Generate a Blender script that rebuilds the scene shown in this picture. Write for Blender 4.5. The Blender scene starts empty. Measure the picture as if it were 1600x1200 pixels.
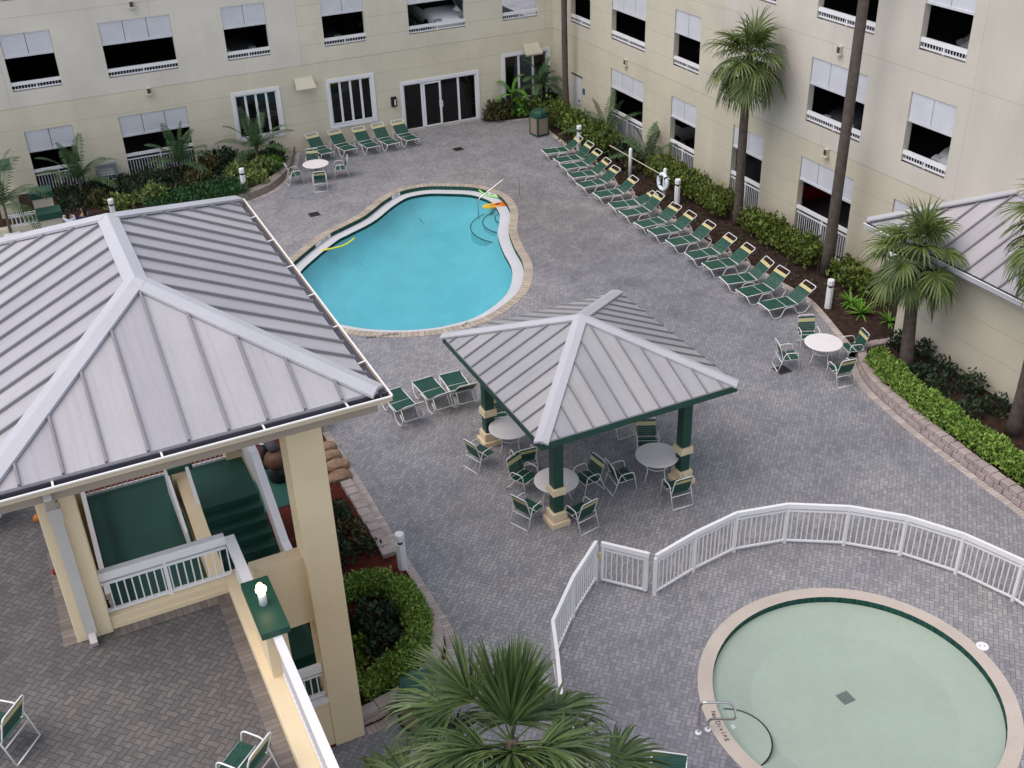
import bpy, math, random
from mathutils import Vector, Matrix
from mathutils.geometry import tessellate_polygon
random.seed(7)
rnd = random.random
def ru(a, b): return a + (b - a) * rnd()
scene = bpy.context.scene
COL = scene.collection
PI = math.pi
# ------------------------------------------------------------------ camera
CAM = Vector((0, 0, 17.0))
FPX = 1724.417
YAW, PITCH, ROLL = 0.43228002, 0.54533572, -0.0350128
_f = Vector((math.sin(YAW)*math.cos(PITCH), math.cos(YAW)*math.cos(PITCH), -math.sin(PITCH)))
_r0 = Vector((math.cos(YAW), -math.sin(YAW), 0)); _u0 = _r0.cross(_f)
_r = math.cos(ROLL)*_r0 + math.sin(ROLL)*_u0
_u = -math.sin(ROLL)*_r0 + math.cos(ROLL)*_u0
def at(px, py, z=0.0):
    """point of the height z under a spot of the photograph (1600x1200)"""
    d = (px-800)/FPX*_r - (py-600)/FPX*_u + _f
    return CAM + d*((z-CAM.z)/d.z)
def onY(px, py, y):
    d = (px-800)/FPX*_r - (py-600)/FPX*_u + _f
    return CAM + d*(y/d.y)
def onX(px, py, x):
    d = (px-800)/FPX*_r - (py-600)/FPX*_u + _f
    return CAM + d*(x/d.x)
cd = bpy.data.cameras.new('camera'); cam = bpy.data.objects.new('camera', cd); COL.objects.link(cam)
M3 = Matrix((_r, _u, -_f)).transposed()
cam.matrix_world = Matrix.Translation(CAM) @ M3.to_4x4()
cd.sensor_width = 36; cd.lens = 36*FPX/1600; cd.clip_end = 2000; cd.clip_start = 0.1
scene.camera = cam

# ------------------------------------------------------------------ materials
class NT:
    def __init__(s, name):
        s.m = bpy.data.materials.new(name); s.m.use_nodes = True
        s.t = s.m.node_tree; s.n = s.t.nodes; s.b = s.n['Principled BSDF']
    def node(s, typ, **kw):
        n = s.n.new(typ)
        for k, v in kw.items(): setattr(n, k, v)
        return n
    def link(s, a, b): s.t.links.new(a, b)
    def math(s, op, a, b=None, c=None):
        n = s.n.new('ShaderNodeMath'); n.operation = op
        for i, v in enumerate((a, b, c)):
            if v is None: continue
            if isinstance(v, (int, float)): n.inputs[i].default_value = v
            else: s.link(v, n.inputs[i])
        return n.outputs[0]
    def mix(s, fac, a, b, typ='MIX'):
        n = s.n.new('ShaderNodeMix'); n.data_type = 'RGBA'; n.blend_type = typ
        for i, v in ((0, fac), (6, a), (7, b)):
            if isinstance(v, (int, float)): n.inputs[i].default_value = v
            elif isinstance(v, tuple): n.inputs[i].default_value = (*v, 1) if len(v) == 3 else v
            else: s.link(v, n.inputs[i])
        return n.outputs[2]
    def pos(s):
        return s.node('ShaderNodeNewGeometry').outputs['Position']
    def noise(s, scale, detail=3, vec=None, rough=0.55, stretch=None):
        n = s.node('ShaderNodeTexNoise'); n.inputs['Scale'].default_value = scale
        n.inputs['Detail'].default_value = detail; n.inputs['Roughness'].default_value = rough
        v = vec if vec is not None else s.pos()
        if stretch:
            mp = s.node('ShaderNodeMapping'); mp.inputs['Scale'].default_value = stretch
            s.link(v, mp.inputs['Vector']); v = mp.outputs[0]
        s.link(v, n.inputs['Vector']); return n.outputs['Fac']
    def ramp(s, fac, stops):
        n = s.node('ShaderNodeValToRGB'); e = n.color_ramp.elements
        while len(e) < len(stops): e.new(0.5)
        for i, (p, c) in enumerate(stops):
            e[i].position = p; e[i].color = (*c, 1) if len(c) == 3 else c
        s.link(fac, n.inputs[0]); return n.outputs[0]
    def rng(s, fac, a, b, c, d):
        n = s.node('ShaderNodeMapRange'); n.inputs[1].default_value = a; n.inputs[2].default_value = b
        n.inputs[3].default_value = c; n.inputs[4].default_value = d; s.link(fac, n.inputs[0]); return n.outputs[0]
    def done(s, col=None, rough=0.7, spec=0.3, metal=0.0, bump=None, bs=0.3, bd=0.01):
        b = s.b
        if col is not None:
            if isinstance(col, tuple): b.inputs['Base Color'].default_value = (*col, 1)
            else: s.link(col, b.inputs['Base Color'])
        if isinstance(rough, (int, float)): b.inputs['Roughness'].default_value = rough
        else: s.link(rough, b.inputs['Roughness'])
        b.inputs['Specular IOR Level'].default_value = spec; b.inputs['Metallic'].default_value = metal
        if bump is not None:
            n = s.node('ShaderNodeBump'); n.inputs['Strength'].default_value = bs; n.inputs['Distance'].default_value = bd
            s.link(bump, n.inputs['Height']); s.link(n.outputs[0], b.inputs['Normal'])
        return s.m
def speckled(name, c, var=0.25, scale=3.0, rough=0.7, spec=0.3, metal=0.0, bump=0.0, fine=40.0):
    t = NT(name)
    n1 = t.noise(scale, 4); n2 = t.noise(fine, 2)
    f = t.math('ADD', t.math('MULTIPLY', n1, 0.65), t.math('MULTIPLY', n2, 0.35))
    lo = tuple(x*(1-var) for x in c); hi = tuple(min(1, x*(1+var)) for x in c)
    col = t.ramp(f, [(0.3, lo), (0.7, hi)])
    return t.done(col, rough, spec, metal, n2 if bump else None, bump, 0.01)
def leafmat(name, lo, hi, rough=0.5, spec=0.3):
    t = NT(name); g = t.node('ShaderNodeNewGeometry')
    n1 = t.noise(1.3, 2)
    f = t.math('ADD', t.math('MULTIPLY', g.outputs['Random Per Island'], 0.6), t.math('MULTIPLY', n1, 0.4))
    col = t.ramp(f, [(0.15, lo), (0.85, hi)])
    t.b.inputs['Subsurface Weight'].default_value = 0.0
    return t.done(col, rough, spec)
def paver(name, rot, base, w=0.1):
    """herringbone bricks, two squares of w long"""
    t = NT(name); P = t.pos()
    mp = t.node('ShaderNodeMapping'); mp.inputs['Rotation'].default_value = (0, 0, rot); t.link(P, mp.inputs[0])
    sx = t.node('ShaderNodeSeparateXYZ'); t.link(mp.outputs[0], sx.inputs[0])
    x = t.math('DIVIDE', sx.outputs[0], w); y = t.math('DIVIDE', sx.outputs[1], w)
    i = t.math('FLOOR', x); j = t.math('FLOOR', y)
    u = t.math('SUBTRACT', x, i); v = t.math('SUBTRACT', y, j)
    m = t.math('FLOORED_MODULO', t.math('SUBTRACT', i, j), 4.0)
    m = t.math('ROUND', m)
    def eq(k): return t.math('COMPARE', m, float(k), 0.1)
    m0, m1, m2, m3 = eq(0), eq(1), eq(2), eq(3)
    left = t.math('ADD', u, m1); right = t.math('ADD', t.math('SUBTRACT', 1.0, u), m0)
    bot = t.math('ADD', v, m2); top = t.math('ADD', t.math('SUBTRACT', 1.0, v), m3)
    d = t.math('MINIMUM', t.math('MINIMUM', left, right), t.math('MINIMUM', bot, top))
    ai = t.math('SUBTRACT', i, m1); aj = t.math('SUBTRACT', j, m2)
    cv = t.node('ShaderNodeCombineXYZ'); t.link(ai, cv.inputs[0]); t.link(aj, cv.inputs[1]); t.link(m0, cv.inputs[2])
    wn = t.node('ShaderNodeTexWhiteNoise'); t.link(cv.outputs[0], wn.inputs['Vector'])
    r, g, b = base
    brick = t.ramp(wn.outputs['Value'], [(0.0, (r*.80, g*.82, b*.86)), (0.4, (r*.95, g*.95, b*.97)), (0.7, (r*1.05, g*1.05, b*1.08)), (1.0, (r*1.19, g*1.18, b*1.16))])
    big = t.noise(0.13, 4); mid = t.noise(0.8, 5)
    stain = t.ramp(big, [(0.32, (0.76, 0.78, 0.84)), (0.5, (1, 1, 1)), (0.7, (1.14, 1.10, 1.04))])
    stain2 = t.ramp(mid, [(0.3, (0.80, 0.80, 0.82)), (0.55, (1.0, 1.0, 1.0)), (0.75, (1.1, 1.08, 1.06))])
    px_ = t.node('ShaderNodeSeparateXYZ'); t.link(P, px_.inputs[0])
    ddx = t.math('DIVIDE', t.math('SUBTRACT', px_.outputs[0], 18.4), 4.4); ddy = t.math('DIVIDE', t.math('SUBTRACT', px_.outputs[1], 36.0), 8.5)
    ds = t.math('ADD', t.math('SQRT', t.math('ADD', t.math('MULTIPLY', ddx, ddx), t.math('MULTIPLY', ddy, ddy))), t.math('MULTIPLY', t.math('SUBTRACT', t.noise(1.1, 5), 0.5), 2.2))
    spill_and_shade = t.ramp(ds, [(0.25, (0.72, 0.71, 0.71)), (1.25, (1, 1, 1))])  # wet spill, widened to paint in the shading round the pool too
    warm = t.ramp(t.noise(0.35, 3), [(0.50, (1, 1, 1)), (0.72, (1.05, 1.01, 0.98))])
    c = t.mix(1.0, brick, stain, 'MULTIPLY'); c = t.mix(1.0, c, stain2, 'MULTIPLY'); c = t.mix(1.0, c, warm, 'MULTIPLY'); c = t.mix(1.0, c, spill_and_shade, 'MULTIPLY')
    grit = t.ramp(t.noise(60, 2), [(0.3, (0.85, 0.85, 0.85)), (0.7, (1.12, 1.12, 1.12))])
    c = t.mix(1.0, c, grit, 'MULTIPLY')
    j_ = t.rng(d, 0.03, 0.10, 0.0, 1.0)
    c = t.mix(j_, (r*.46, g*.46, b*.48), c)
    return t.done(c, t.rng(mid, .3, .7, .75, .55), 0.25, 0, j_, 0.5, 0.004)
def courses(name, c1, c2, gap=(0.12, 0.11, 0.10), size=0.1):
    """bricks side by side along U (metres)"""
    t = NT(name); uv = t.node('ShaderNodeUVMap'); sx = t.node('ShaderNodeSeparateXYZ'); t.link(uv.outputs[0], sx.inputs[0])
    x = t.math('DIVIDE', sx.outputs[0], size); i = t.math('FLOOR', x); u = t.math('SUBTRACT', x, i)
    d = t.math('MINIMUM', u, t.math('SUBTRACT', 1.0, u))
    wn = t.node('ShaderNodeTexWhiteNoise', noise_dimensions='1D'); t.link(i, wn.inputs['W'])
    c = t.mix(wn.outputs['Value'], c1, c2)
    c = t.mix(1.0, c, t.ramp(t.noise(2.5, 4), [(0.3, (0.8, 0.8, 0.8)), (0.7, (1.1, 1.1, 1.1))]), 'MULTIPLY')
    j = t.rng(d, 0.03, 0.09, 0, 1)
    return t.done(t.mix(j, gap, c), 0.8, 0.2, 0, j, 0.5, 0.004)
def wallmat(name, axis, split, sign, gain=1.0):
    """stucco: yellow below, cream above on one side of the split, grooved joints"""
    t = NT(name); P = t.pos(); sx = t.node('ShaderNodeSeparateXYZ'); t.link(P, sx.inputs[0])
    z = sx.outputs[2]; a = sx.outputs[axis]
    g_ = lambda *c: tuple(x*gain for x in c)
    yel = (0.595, 0.545, 0.425); cre = (0.615, 0.57, 0.495); yup = (0.60, 0.555, 0.45)
    up = t.math('GREATER_THAN', z, 3.87)
    side = t.math('LESS_THAN' if sign < 0 else 'GREATER_THAN', a, split)
    if sign > 0: side = t.math('LESS_THAN', a, split)
    c = t.mix(side, g_(*yup), g_(*cre)); c = t.mix(up, g_(*yel), c)
    n = t.ramp(t.noise(0.5, 5), [(0.3, (0.91, 0.91, 0.92)), (0.7, (1.06, 1.06, 1.05))])
    n2 = t.ramp(t.noise(1.2, 4, None, .6, (1.5, 1.5, 0.12)), [(0.36, (0.90, 0.90, 0.90)), (0.58, (1, 1, 1))])
    c = t.mix(1.0, c, n, 'MULTIPLY'); c = t.mix(0.35, c, n2, 'MULTIPLY')
    def line(v, period, off, wd):
        q = t.math('FLOORED_MODULO', t.math('SUBTRACT', v, off), period)
        return t.math('LESS_THAN', q, wd)
    inside = t.math('MULTIPLY', side, up)
    fineh = t.math('MULTIPLY', line(z, 0.855, 0.43, 0.022), t.math('SUBTRACT', 1.0, inside))
    coarse = t.math('MULTIPLY', t.math('MAXIMUM', line(z, 3.5, 3.87, 0.025), line(a, 6.1, split, 0.022)), up)
    g = t.math('MAXIMUM', fineh, coarse)
    c = t.mix(t.math('MULTIPLY', g, 0.38), c, (0.25, 0.22, 0.17))
    bumpv = t.math('SUBTRACT', t.noise(45, 3), t.math('MULTIPLY', g, 3.0))
    return t.done(c, 0.85, 0.15, 0, bumpv, 0.25, 0.006)
def roofmat(name, c, x0=0, px=0, y0=0, py=0):
    t = NT(name)
    n1 = t.noise(0.9, 4); n2 = t.noise(14, 3, None, .6, (1, 1, 0.25))
    f = t.math('ADD', t.math('MULTIPLY', n1, .6), t.math('MULTIPLY', n2, .4))
    col = t.ramp(f, [(0.25, tuple(x*.90 for x in c)), (0.52, c), (0.8, tuple(min(1, x*1.08) for x in c))])
    if px:
        g = t.node('ShaderNodeNewGeometry'); nn = t.node('ShaderNodeSeparateXYZ'); t.link(g.outputs['Normal'], nn.inputs[0]); pp = t.node('ShaderNodeSeparateXYZ'); t.link(g.outputs['Position'], pp.inputs[0])
        fr = t.math('GREATER_THAN', t.math('ABSOLUTE', nn.outputs[1]), t.math('ABSOLUTE', nn.outputs[0]))
        kx = t.math('FLOOR', t.math('DIVIDE', t.math('SUBTRACT', pp.outputs[0], x0), px)); ky = t.math('ADD', t.math('FLOOR', t.math('DIVIDE', t.math('SUBTRACT', pp.outputs[1], y0), py)), 57.3)
        k = t.math('ADD', t.math('MULTIPLY', fr, kx), t.math('MULTIPLY', t.math('SUBTRACT', 1.0, fr), ky))
        wn = t.node('ShaderNodeTexWhiteNoise', noise_dimensions='1D'); t.link(k, wn.inputs['W'])
        col = t.mix(1.0, col, t.ramp(wn.outputs['Value'], [(0, (.90, .90, .93)), (.5, (1, 1, 1)), (1, (1.06, 1.05, 1.03))]), 'MULTIPLY')
        along = t.math('ADD', t.math('MULTIPLY', fr, pp.outputs[0]), t.math('MULTIPLY', t.math('SUBTRACT', 1.0, fr), pp.outputs[1]))
        down = t.math('ADD', t.math('MULTIPLY', fr, pp.outputs[1]), t.math('MULTIPLY', t.math('SUBTRACT', 1.0, fr), pp.outputs[0]))
        cv = t.node('ShaderNodeCombineXYZ'); t.link(t.math('MULTIPLY', along, 14.0), cv.inputs[0]); t.link(t.math('MULTIPLY', down, .55), cv.inputs[1])
        sk = t.noise(1.0, 3, cv.outputs[0])
        col = t.mix(1.0, col, t.ramp(sk, [(.32, (.92, .92, .925)), (.5, (1, 1, 1)), (.72, (1.03, 1.03, 1.03))]), 'MULTIPLY')
    return t.done(col, t.rng(n1, .3, .7, .38, .55), 0.4, 0.0, n1, 0.15, 0.02)
def watermat(name, tint, gloss=1.0):
    t = NT(name); n = t.n; n.remove(t.b)
    tr = t.node('ShaderNodeBsdfTransparent'); tr.inputs[0].default_value = (*tint, 1)
    gl = t.node('ShaderNodeBsdfGlossy'); gl.inputs['Roughness'].default_value = 0.16
    bp = t.node('ShaderNodeBump'); bp.inputs['Strength'].default_value = 0.12; bp.inputs['Distance'].default_value = 0.05
    t.link(t.noise(2.2, 3), bp.inputs['Height']); t.link(bp.outputs[0], gl.inputs['Normal'])
    fr = t.node('ShaderNodeFresnel'); fr.inputs[0].default_value = 1.33; t.link(bp.outputs[0], fr.inputs['Normal'])
    mx = t.node('ShaderNodeMixShader'); t.link(t.math('MULTIPLY', fr.outputs[0], gloss), mx.inputs[0])
    t.link(tr.outputs[0], mx.inputs[1]); t.link(gl.outputs[0], mx.inputs[2]); t.link(mx.outputs[0], n['Material Output'].inputs[0])
    return t.m
def glassmat(name, tint):
    t = NT(name); n = t.n; n.remove(t.b)
    tr = t.node('ShaderNodeBsdfTransparent'); tr.inputs[0].default_value = (*tint, 1)
    gl = t.node('ShaderNodeBsdfGlossy'); gl.inputs['Roughness'].default_value = 0.03
    fr = t.node('ShaderNodeFresnel'); fr.inputs[0].default_value = 1.5
    mx = t.node('ShaderNodeMixShader'); t.link(fr.outputs[0], mx.inputs[0])
    t.link(tr.outputs[0], mx.inputs[1]); t.link(gl.outputs[0], mx.inputs[2]); t.link(mx.outputs[0], n['Material Output'].inputs[0])
    return t.m
M = dict(
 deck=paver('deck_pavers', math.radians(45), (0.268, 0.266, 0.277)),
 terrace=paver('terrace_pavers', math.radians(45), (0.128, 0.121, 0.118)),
 soldier=courses('border_bricks', (0.36, 0.31, 0.285), (0.50, 0.44, 0.40), (0.2, 0.17, 0.15)),
 soldier2=courses('terrace_border_bricks', (0.15, 0.13, 0.12), (0.22, 0.19, 0.17)),
 coping=courses('coping_bricks', (0.36, 0.31, 0.25), (0.45, 0.39, 0.32), (0.2, 0.17, 0.14), 0.2),
 wading_coping=speckled('wading_coping', (0.47, 0.415, 0.365), 0.12, 1.2, 0.7, 0.2, 0, 0.1),
 tile=courses('pool_tile', (0.008, 0.055, 0.042), (0.014, 0.075, 0.058), (0.05, 0.1, 0.09), 0.15),
 plaster=speckled('white_plaster', (0.52, 0.53, 0.56), 0.06, 1.5),
 basin=speckled('pool_plaster', (0.41, 0.575, 0.61), 0.09, 0.9, 0.6, 0.2, 0, 0, 7.0),
 basin2=speckled('wading_plaster', (0.46, 0.49, 0.45), 0.07, 0.7, 0.6, 0.2, 0, 0, 6.0),
 water=watermat('pool_water', (0.52, 0.90, 0.96), 0.9),
 water2=watermat('wading_water', (0.90, 0.97, 0.94), 0.9),
 wallL=wallmat('stucco_far', 0, 12.75, -1, 1.06), wallR=wallmat('stucco_side', 1, 34.9, 1, .90),  # same paint on both wings; gains put the balance of light into the colour
 yellow=speckled('yellow_stucco', (0.74, 0.61, 0.41), 0.07, 0.8, 0.85, 0.15, 0, 0.2, 55),
 shed=None, cream=speckled('cream_paint', (0.50, 0.465, 0.37), 0.05, 1.5, 0.7),
 trim=speckled('trim_paint', (0.72, 0.72, 0.74), 0.04, 1.5, 0.5),
 white=speckled('white_paint', (0.74, 0.735, 0.75), 0.05, 2.0, 0.45, 0.4),
 whiteT=speckled('white_tube', (0.76, 0.75, 0.74), 0.05, 2.0, 0.35, 0.5),
 top=speckled('table_top', (0.72, 0.69, 0.69), 0.05, 3.0, 0.45, 0.4),
 green=speckled('green_paint', (0.012, 0.062, 0.043), 0.12, 2.0, 0.45, 0.4),
 gfloor=speckled('green_floor', (0.022, 0.085, 0.066), 0.16, 1.2, 0.6, 0.25, 0, 0.1),
 strap=speckled('green_strap', (0.011, 0.066, 0.045), 0.25, 5.0, 0.42, 0.4),
 ystrap=speckled('yellow_strap', (0.54, 0.47, 0.24), 0.10, 4.0, 0.45, 0.4),
 roof=roofmat('metal_roof', (0.39, 0.375, 0.395), -1.60, .584, 14.16, .575), rib=speckled('roof_rib', (0.22, 0.215, 0.23), 0.1, 2.0, 0.5, 0.4),  # rib grey darkened to paint in the shade on the rib sides
 roof2=roofmat('gazebo_roof', (0.345, 0.34, 0.35), 9.03, .4417, 18.15, .4733), cap=roofmat('roof_cap', (0.44, 0.44, 0.47)),
 gutter=speckled('gutter_paint', (0.55, 0.45, 0.33), 0.06, 1.5, 0.5, 0.4), gutin=speckled('gutter_inside', (0.07, 0.07, 0.09), 0.2, 2.0, 0.5),
 lip=speckled('gutter_lip', (0.80, 0.78, 0.74), 0.04, 1.5, 0.4), fascia=speckled('fascia', (0.36, 0.30, 0.24), 0.08, 1.0),
 stone=speckled('planter_block', (0.36, 0.30, 0.285), 0.26, 2.2, 0.9, 0.1, 0, 0.6, 25), stone2=speckled('garden_stone', (0.27, 0.235, 0.205), 0.3, 2.5, 0.9, 0.1, 0, 0.6, 25), boulder=speckled('boulder', (0.26, 0.17, 0.115), 0.4, 3.5, 0.9, 0.1, 0, 0.7, 18),
 mulch=speckled('brown_mulch', (0.042, 0.026, 0.021), 0.65, 5.0, 0.95, 0.05, 0, 0.9, 30), red=speckled('red_mulch', (0.080, 0.020, 0.014), 0.6, 4.0, 0.95, 0.05, 0, 0.9, 30),
 trunk=speckled('palm_trunk', (0.100, 0.081, 0.069), 0.38, 6.0, 0.95, 0.1, 0, 0.8, 28),
 stem=speckled('stem', (0.10, 0.09, 0.05), 0.3, 6.0),
 steel=speckled('steel', (0.62, 0.60, 0.58), 0.05, 3.0, 0.22, 0.5, 1.0), black=speckled('black_metal', (0.012, 0.013, 0.014), 0.2, 4.0, 0.4),
 grate2=speckled('pool_grate', (0.17, 0.18, 0.18), 0.3, 20.0), grate=speckled('grate', (0.055, 0.05, 0.045), 0.2, 8.0), tan=speckled('tan_panel', (0.26, 0.21, 0.155), 0.2, 12.0),
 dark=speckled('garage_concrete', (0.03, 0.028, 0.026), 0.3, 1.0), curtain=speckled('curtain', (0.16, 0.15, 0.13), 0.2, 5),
 glass=glassmat('window_glass', (0.16, 0.18, 0.17)), doorgrey=speckled('grey_door', (0.52, 0.53, 0.52), 0.04, 1.0),
 rubber=speckled('rubber', (0.012, 0.012, 0.012), 0.2, 5), chrome=speckled('headlamp', (0.75, 0.76, 0.78), 0.05, 5, 0.12, 0.6, 0.6),
 brown=speckled('brown_paint', (0.085, 0.042, 0.02), 0.25, 5, 0.5), orange=speckled('orange_foam', (0.45, 0.16, 0.03), 0.1, 4), yfoam=speckled('yellow_foam', (0.72, 0.68, 0.06), 0.1, 4),
 gfoam=speckled('lime_foam', (0.30, 0.68, 0.20), 0.1, 4), redc=speckled('red_cloth', (0.22, 0.03, 0.025), 0.1, 4), navy=speckled('navy_cloth', (0.02, 0.03, 0.10), 0.15, 5),
 skin=speckled('skin', (0.30, 0.17, 0.11), 0.08, 4, 0.5), hair=speckled('hair', (0.012, 0.009, 0.008), 0.2, 8), wcloth=speckled('white_cloth', (0.62, 0.66, 0.74), 0.08, 5),
 bluesign=speckled('blue_sign', (0.03, 0.10, 0.16), 0.05, 3), ink=speckled('ink', (0.02, 0.02, 0.02), 0.1, 3), ring=speckled('ring_foam', (0.66, 0.72, 0.76), 0.05, 3),
)
M['shed'] = wallmat('stucco_shed', 1, -999, 1)
def shutter_mat():
    t = NT('shutter_louvre'); sx = t.node('ShaderNodeSeparateXYZ'); t.link(t.pos(), sx.inputs[0])
    q = t.math('FLOORED_MODULO', sx.outputs[2], 0.055); h = t.rng(q, 0.0, 0.055, 0, 1)
    c = t.ramp(t.noise(1.5, 3), [(0.3, (0.68, 0.68, 0.72)), (0.7, (0.76, 0.76, 0.80))])
    c = t.mix(t.math('LESS_THAN', q, 0.010), c, (0.45, 0.45, 0.50))
    return t.done(c, 0.5, 0.3, 0, h, 0.6, 0.02)
M['shutter'] = shutter_mat()
for nm, c in dict(car_white=(.72, .73, .75), car_dark=(.03, .03, .035), car_silver=(.45, .47, .48), car_red=(.38, .02, .02), car_grey=(.05, .052, .055)).items():
    M[nm] = speckled(nm, c, 0.03, 2.0, 0.25, 0.6)
L = dict(
 hedge=leafmat('hedge_leaf', (0.026, 0.052, 0.008), (0.165, 0.205, 0.035)),
 hedge2=leafmat('clipped_leaf', (0.065, 0.14, 0.02), (0.27, 0.40, 0.075)),
 dark=leafmat('dark_leaf', (0.010, 0.022, 0.010), (0.035, 0.065, 0.026)),
 var=leafmat('variegated_leaf', (0.035, 0.075, 0.015), (0.235, 0.29, 0.08)),
 croton=leafmat('croton_leaf', (0.02, 0.035, 0.01), (0.105, 0.085, 0.03)),
 cover=leafmat('cover_leaf', (0.012, 0.045, 0.012), (0.04, 0.11, 0.03)),
 bright=leafmat('bright_leaf', (0.04, 0.12, 0.012), (0.14, 0.30, 0.03)),
 fan2=leafmat('near_fan_leaf', (0.020, 0.046, 0.012), (0.095, 0.145, 0.042), 0.4, 0.4), fan=leafmat('fan_leaf', (0.028, 0.055, 0.010), (0.135, 0.175, 0.042), 0.42, 0.4),
 dead=leafmat('dead_leaf', (0.07, 0.045, 0.03), (0.19, 0.13, 0.09)),
 feather=leafmat('feather_leaf', (0.022, 0.055, 0.022), (0.075, 0.135, 0.05)),
 lime=leafmat('lime_leaf', (0.07, 0.11, 0.01), (0.22, 0.28, 0.03)),
)
# ------------------------------------------------------------------ objects
def tag(o, label=None, cat=None, group=None, kind=None):
    if label: o['label'] = label
    if cat: o['category'] = cat
    if group: o['group'] = group
    if kind: o['kind'] = kind
    return o
def empty(name, loc=(0, 0, 0), label=None, cat=None, group=None, rz=0.0):
    o = bpy.data.objects.new(name, None); COL.objects.link(o); o.location = loc; o.rotation_euler = (0, 0, rz)
    o.empty_display_size = 0.2
    return tag(o, label, cat, group)
KIDS = {}
def woff(p):
    v = Vector((0, 0, 0))
    while p is not None: v += Vector(p.location); p = p.parent
    return v
class MB:
    def __init__(s): s.v = []; s.f = []; s.uv = None
    def add(s, vs, fs):
        k = len(s.v); s.v += [tuple(x) for x in vs]; s.f += [tuple(i+k for i in f) for f in fs]; return s
    def box(s, x0, x1, y0, y1, z0, z1):
        return s.add([(x0,y0,z0),(x1,y0,z0),(x1,y1,z0),(x0,y1,z0),(x0,y0,z1),(x1,y0,z1),(x1,y1,z1),(x0,y1,z1)],
                     [(3,2,1,0),(4,5,6,7),(0,1,5,4),(1,2,6,5),(2,3,7,6),(3,0,4,7)])
    def obox(s, c, ax, ay, az):
        c, ax, ay, az = Vector(c), Vector(ax), Vector(ay), Vector(az)
        P = [c+i*ax+j*ay+k*az for k in (-1, 1) for (i, j) in ((-1,-1),(1,-1),(1,1),(-1,1))]
        fl = [(3,2,1,0),(4,5,6,7),(0,1,5,4),(1,2,6,5),(2,3,7,6),(3,0,4,7)]
        if ax.cross(ay).dot(az) < 0: fl = [f[::-1] for f in fl]
        return s.add(P, fl)
    def bar(s, a, b, w, h, up=(0, 0, 1)):
        a, b = Vector(a), Vector(b); d = b-a; l = d.length
        if l < 1e-6: return s
        d /= l; up = Vector(up)
        if abs(d.dot(up)) > .999: up = Vector((0, 1, 0))
        sd = d.cross(up).normalized(); u2 = sd.cross(d)
        return s.obox((a+b)/2, d*l/2, sd*w/2, u2*h/2)
    def tube(s, pts, r, n=7, closed=False, cap=True):
        pts = [Vector(p) for p in pts]; N = len(pts)
        rr = r if isinstance(r, (list, tuple)) else [r]*N
        rings = []; prev = None
        for i, p in enumerate(pts):
            a = pts[i-1] if (i > 0 or closed) else p; b = pts[(i+1) % N] if (i < N-1 or closed) else p
            d = (b-a)
            if d.length < 1e-9: d = Vector((0, 0, 1))
            d.normalize()
            if prev is None:
                q = Vector((0, 0, 1)) if abs(d.z) < .9 else Vector((1, 0, 0)); q = (q-d*q.dot(d)).normalized()
            else: q = (prev-d*prev.dot(d)); q = q.normalized() if q.length > 1e-6 else d.orthogonal().normalized()
            prev = q; e = d.cross(q)
            rings.append([p+rr[i]*(math.cos(2*PI*k/n)*q+math.sin(2*PI*k/n)*e) for k in range(n)])
        k0 = len(s.v)
        for rg in rings: s.v += [tuple(x) for x in rg]
        R = N if closed else N-1
        for i in range(R):
            j = (i+1) % N
            for k in range(n):
                k2 = (k+1) % n
                s.f.append((k0+i*n+k, k0+i*n+k2, k0+j*n+k2, k0+j*n+k))
        if not closed and cap:
            s.f.append(tuple(k0+k for k in range(n))[::-1]); s.f.append(tuple(k0+(N-1)*n+k for k in range(n)))
        return s
    def lathe(s, c, prof, n=20, sq=None):
        k0 = len(s.v); c = Vector(c)
        for (r, z) in prof:
            for k in range(n):
                a = 2*PI*(k+.5)/n; s.v.append((c.x+r*math.cos(a), c.y+r*math.sin(a), c.z+z))
        for i in range(len(prof)-1):
            for k in range(n):
                k2 = (k+1) % n; s.f.append((k0+i*n+k, k0+i*n+k2, k0+(i+1)*n+k2, k0+(i+1)*n+k))
        s.f.append(tuple(k0+k for k in range(n))[::-1]); s.f.append(tuple(k0+(len(prof)-1)*n+k for k in range(n)))
        return s
    def prism(s, poly, z0, z1, bottom=True):
        n = len(poly); pts = [Vector((p[0], p[1], 0)) for p in poly]
        area = sum(pts[i].x*pts[(i+1) % n].y-pts[(i+1) % n].x*pts[i].y for i in range(n))
        if area < 0: pts.reverse()
        k = len(s.v)
        s.v += [(p.x, p.y, z0) for p in pts]+[(p.x, p.y, z1) for p in pts]
        for i in range(n): s.f.append((k+i, k+(i+1) % n, k+n+(i+1) % n, k+n+i))
        tri = tessellate_polygon([pts])
        for t in tri:
            a, b, c = (pts[i] for i in t)
            if (b-a).cross(c-a).z < 0: t = t[::-1]
            s.f.append(tuple(k+n+i for i in t))
            if bottom: s.f.append(tuple(k+i for i in t[::-1]))
        return s
    def sheet(s, loops, z):
        loops = [[Vector((p[0], p[1], 0)) for p in l] for l in loops]
        k = len(s.v); al = [p for l in loops for p in l]; s.v += [(p.x, p.y, z) for p in al]
        for t in tessellate_polygon(loops):
            a, b, c = (al[i] for i in t)
            if (b-a).cross(c-a).z < 0: t = t[::-1]
            s.f.append(tuple(k+i for i in t))
        return s
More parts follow.
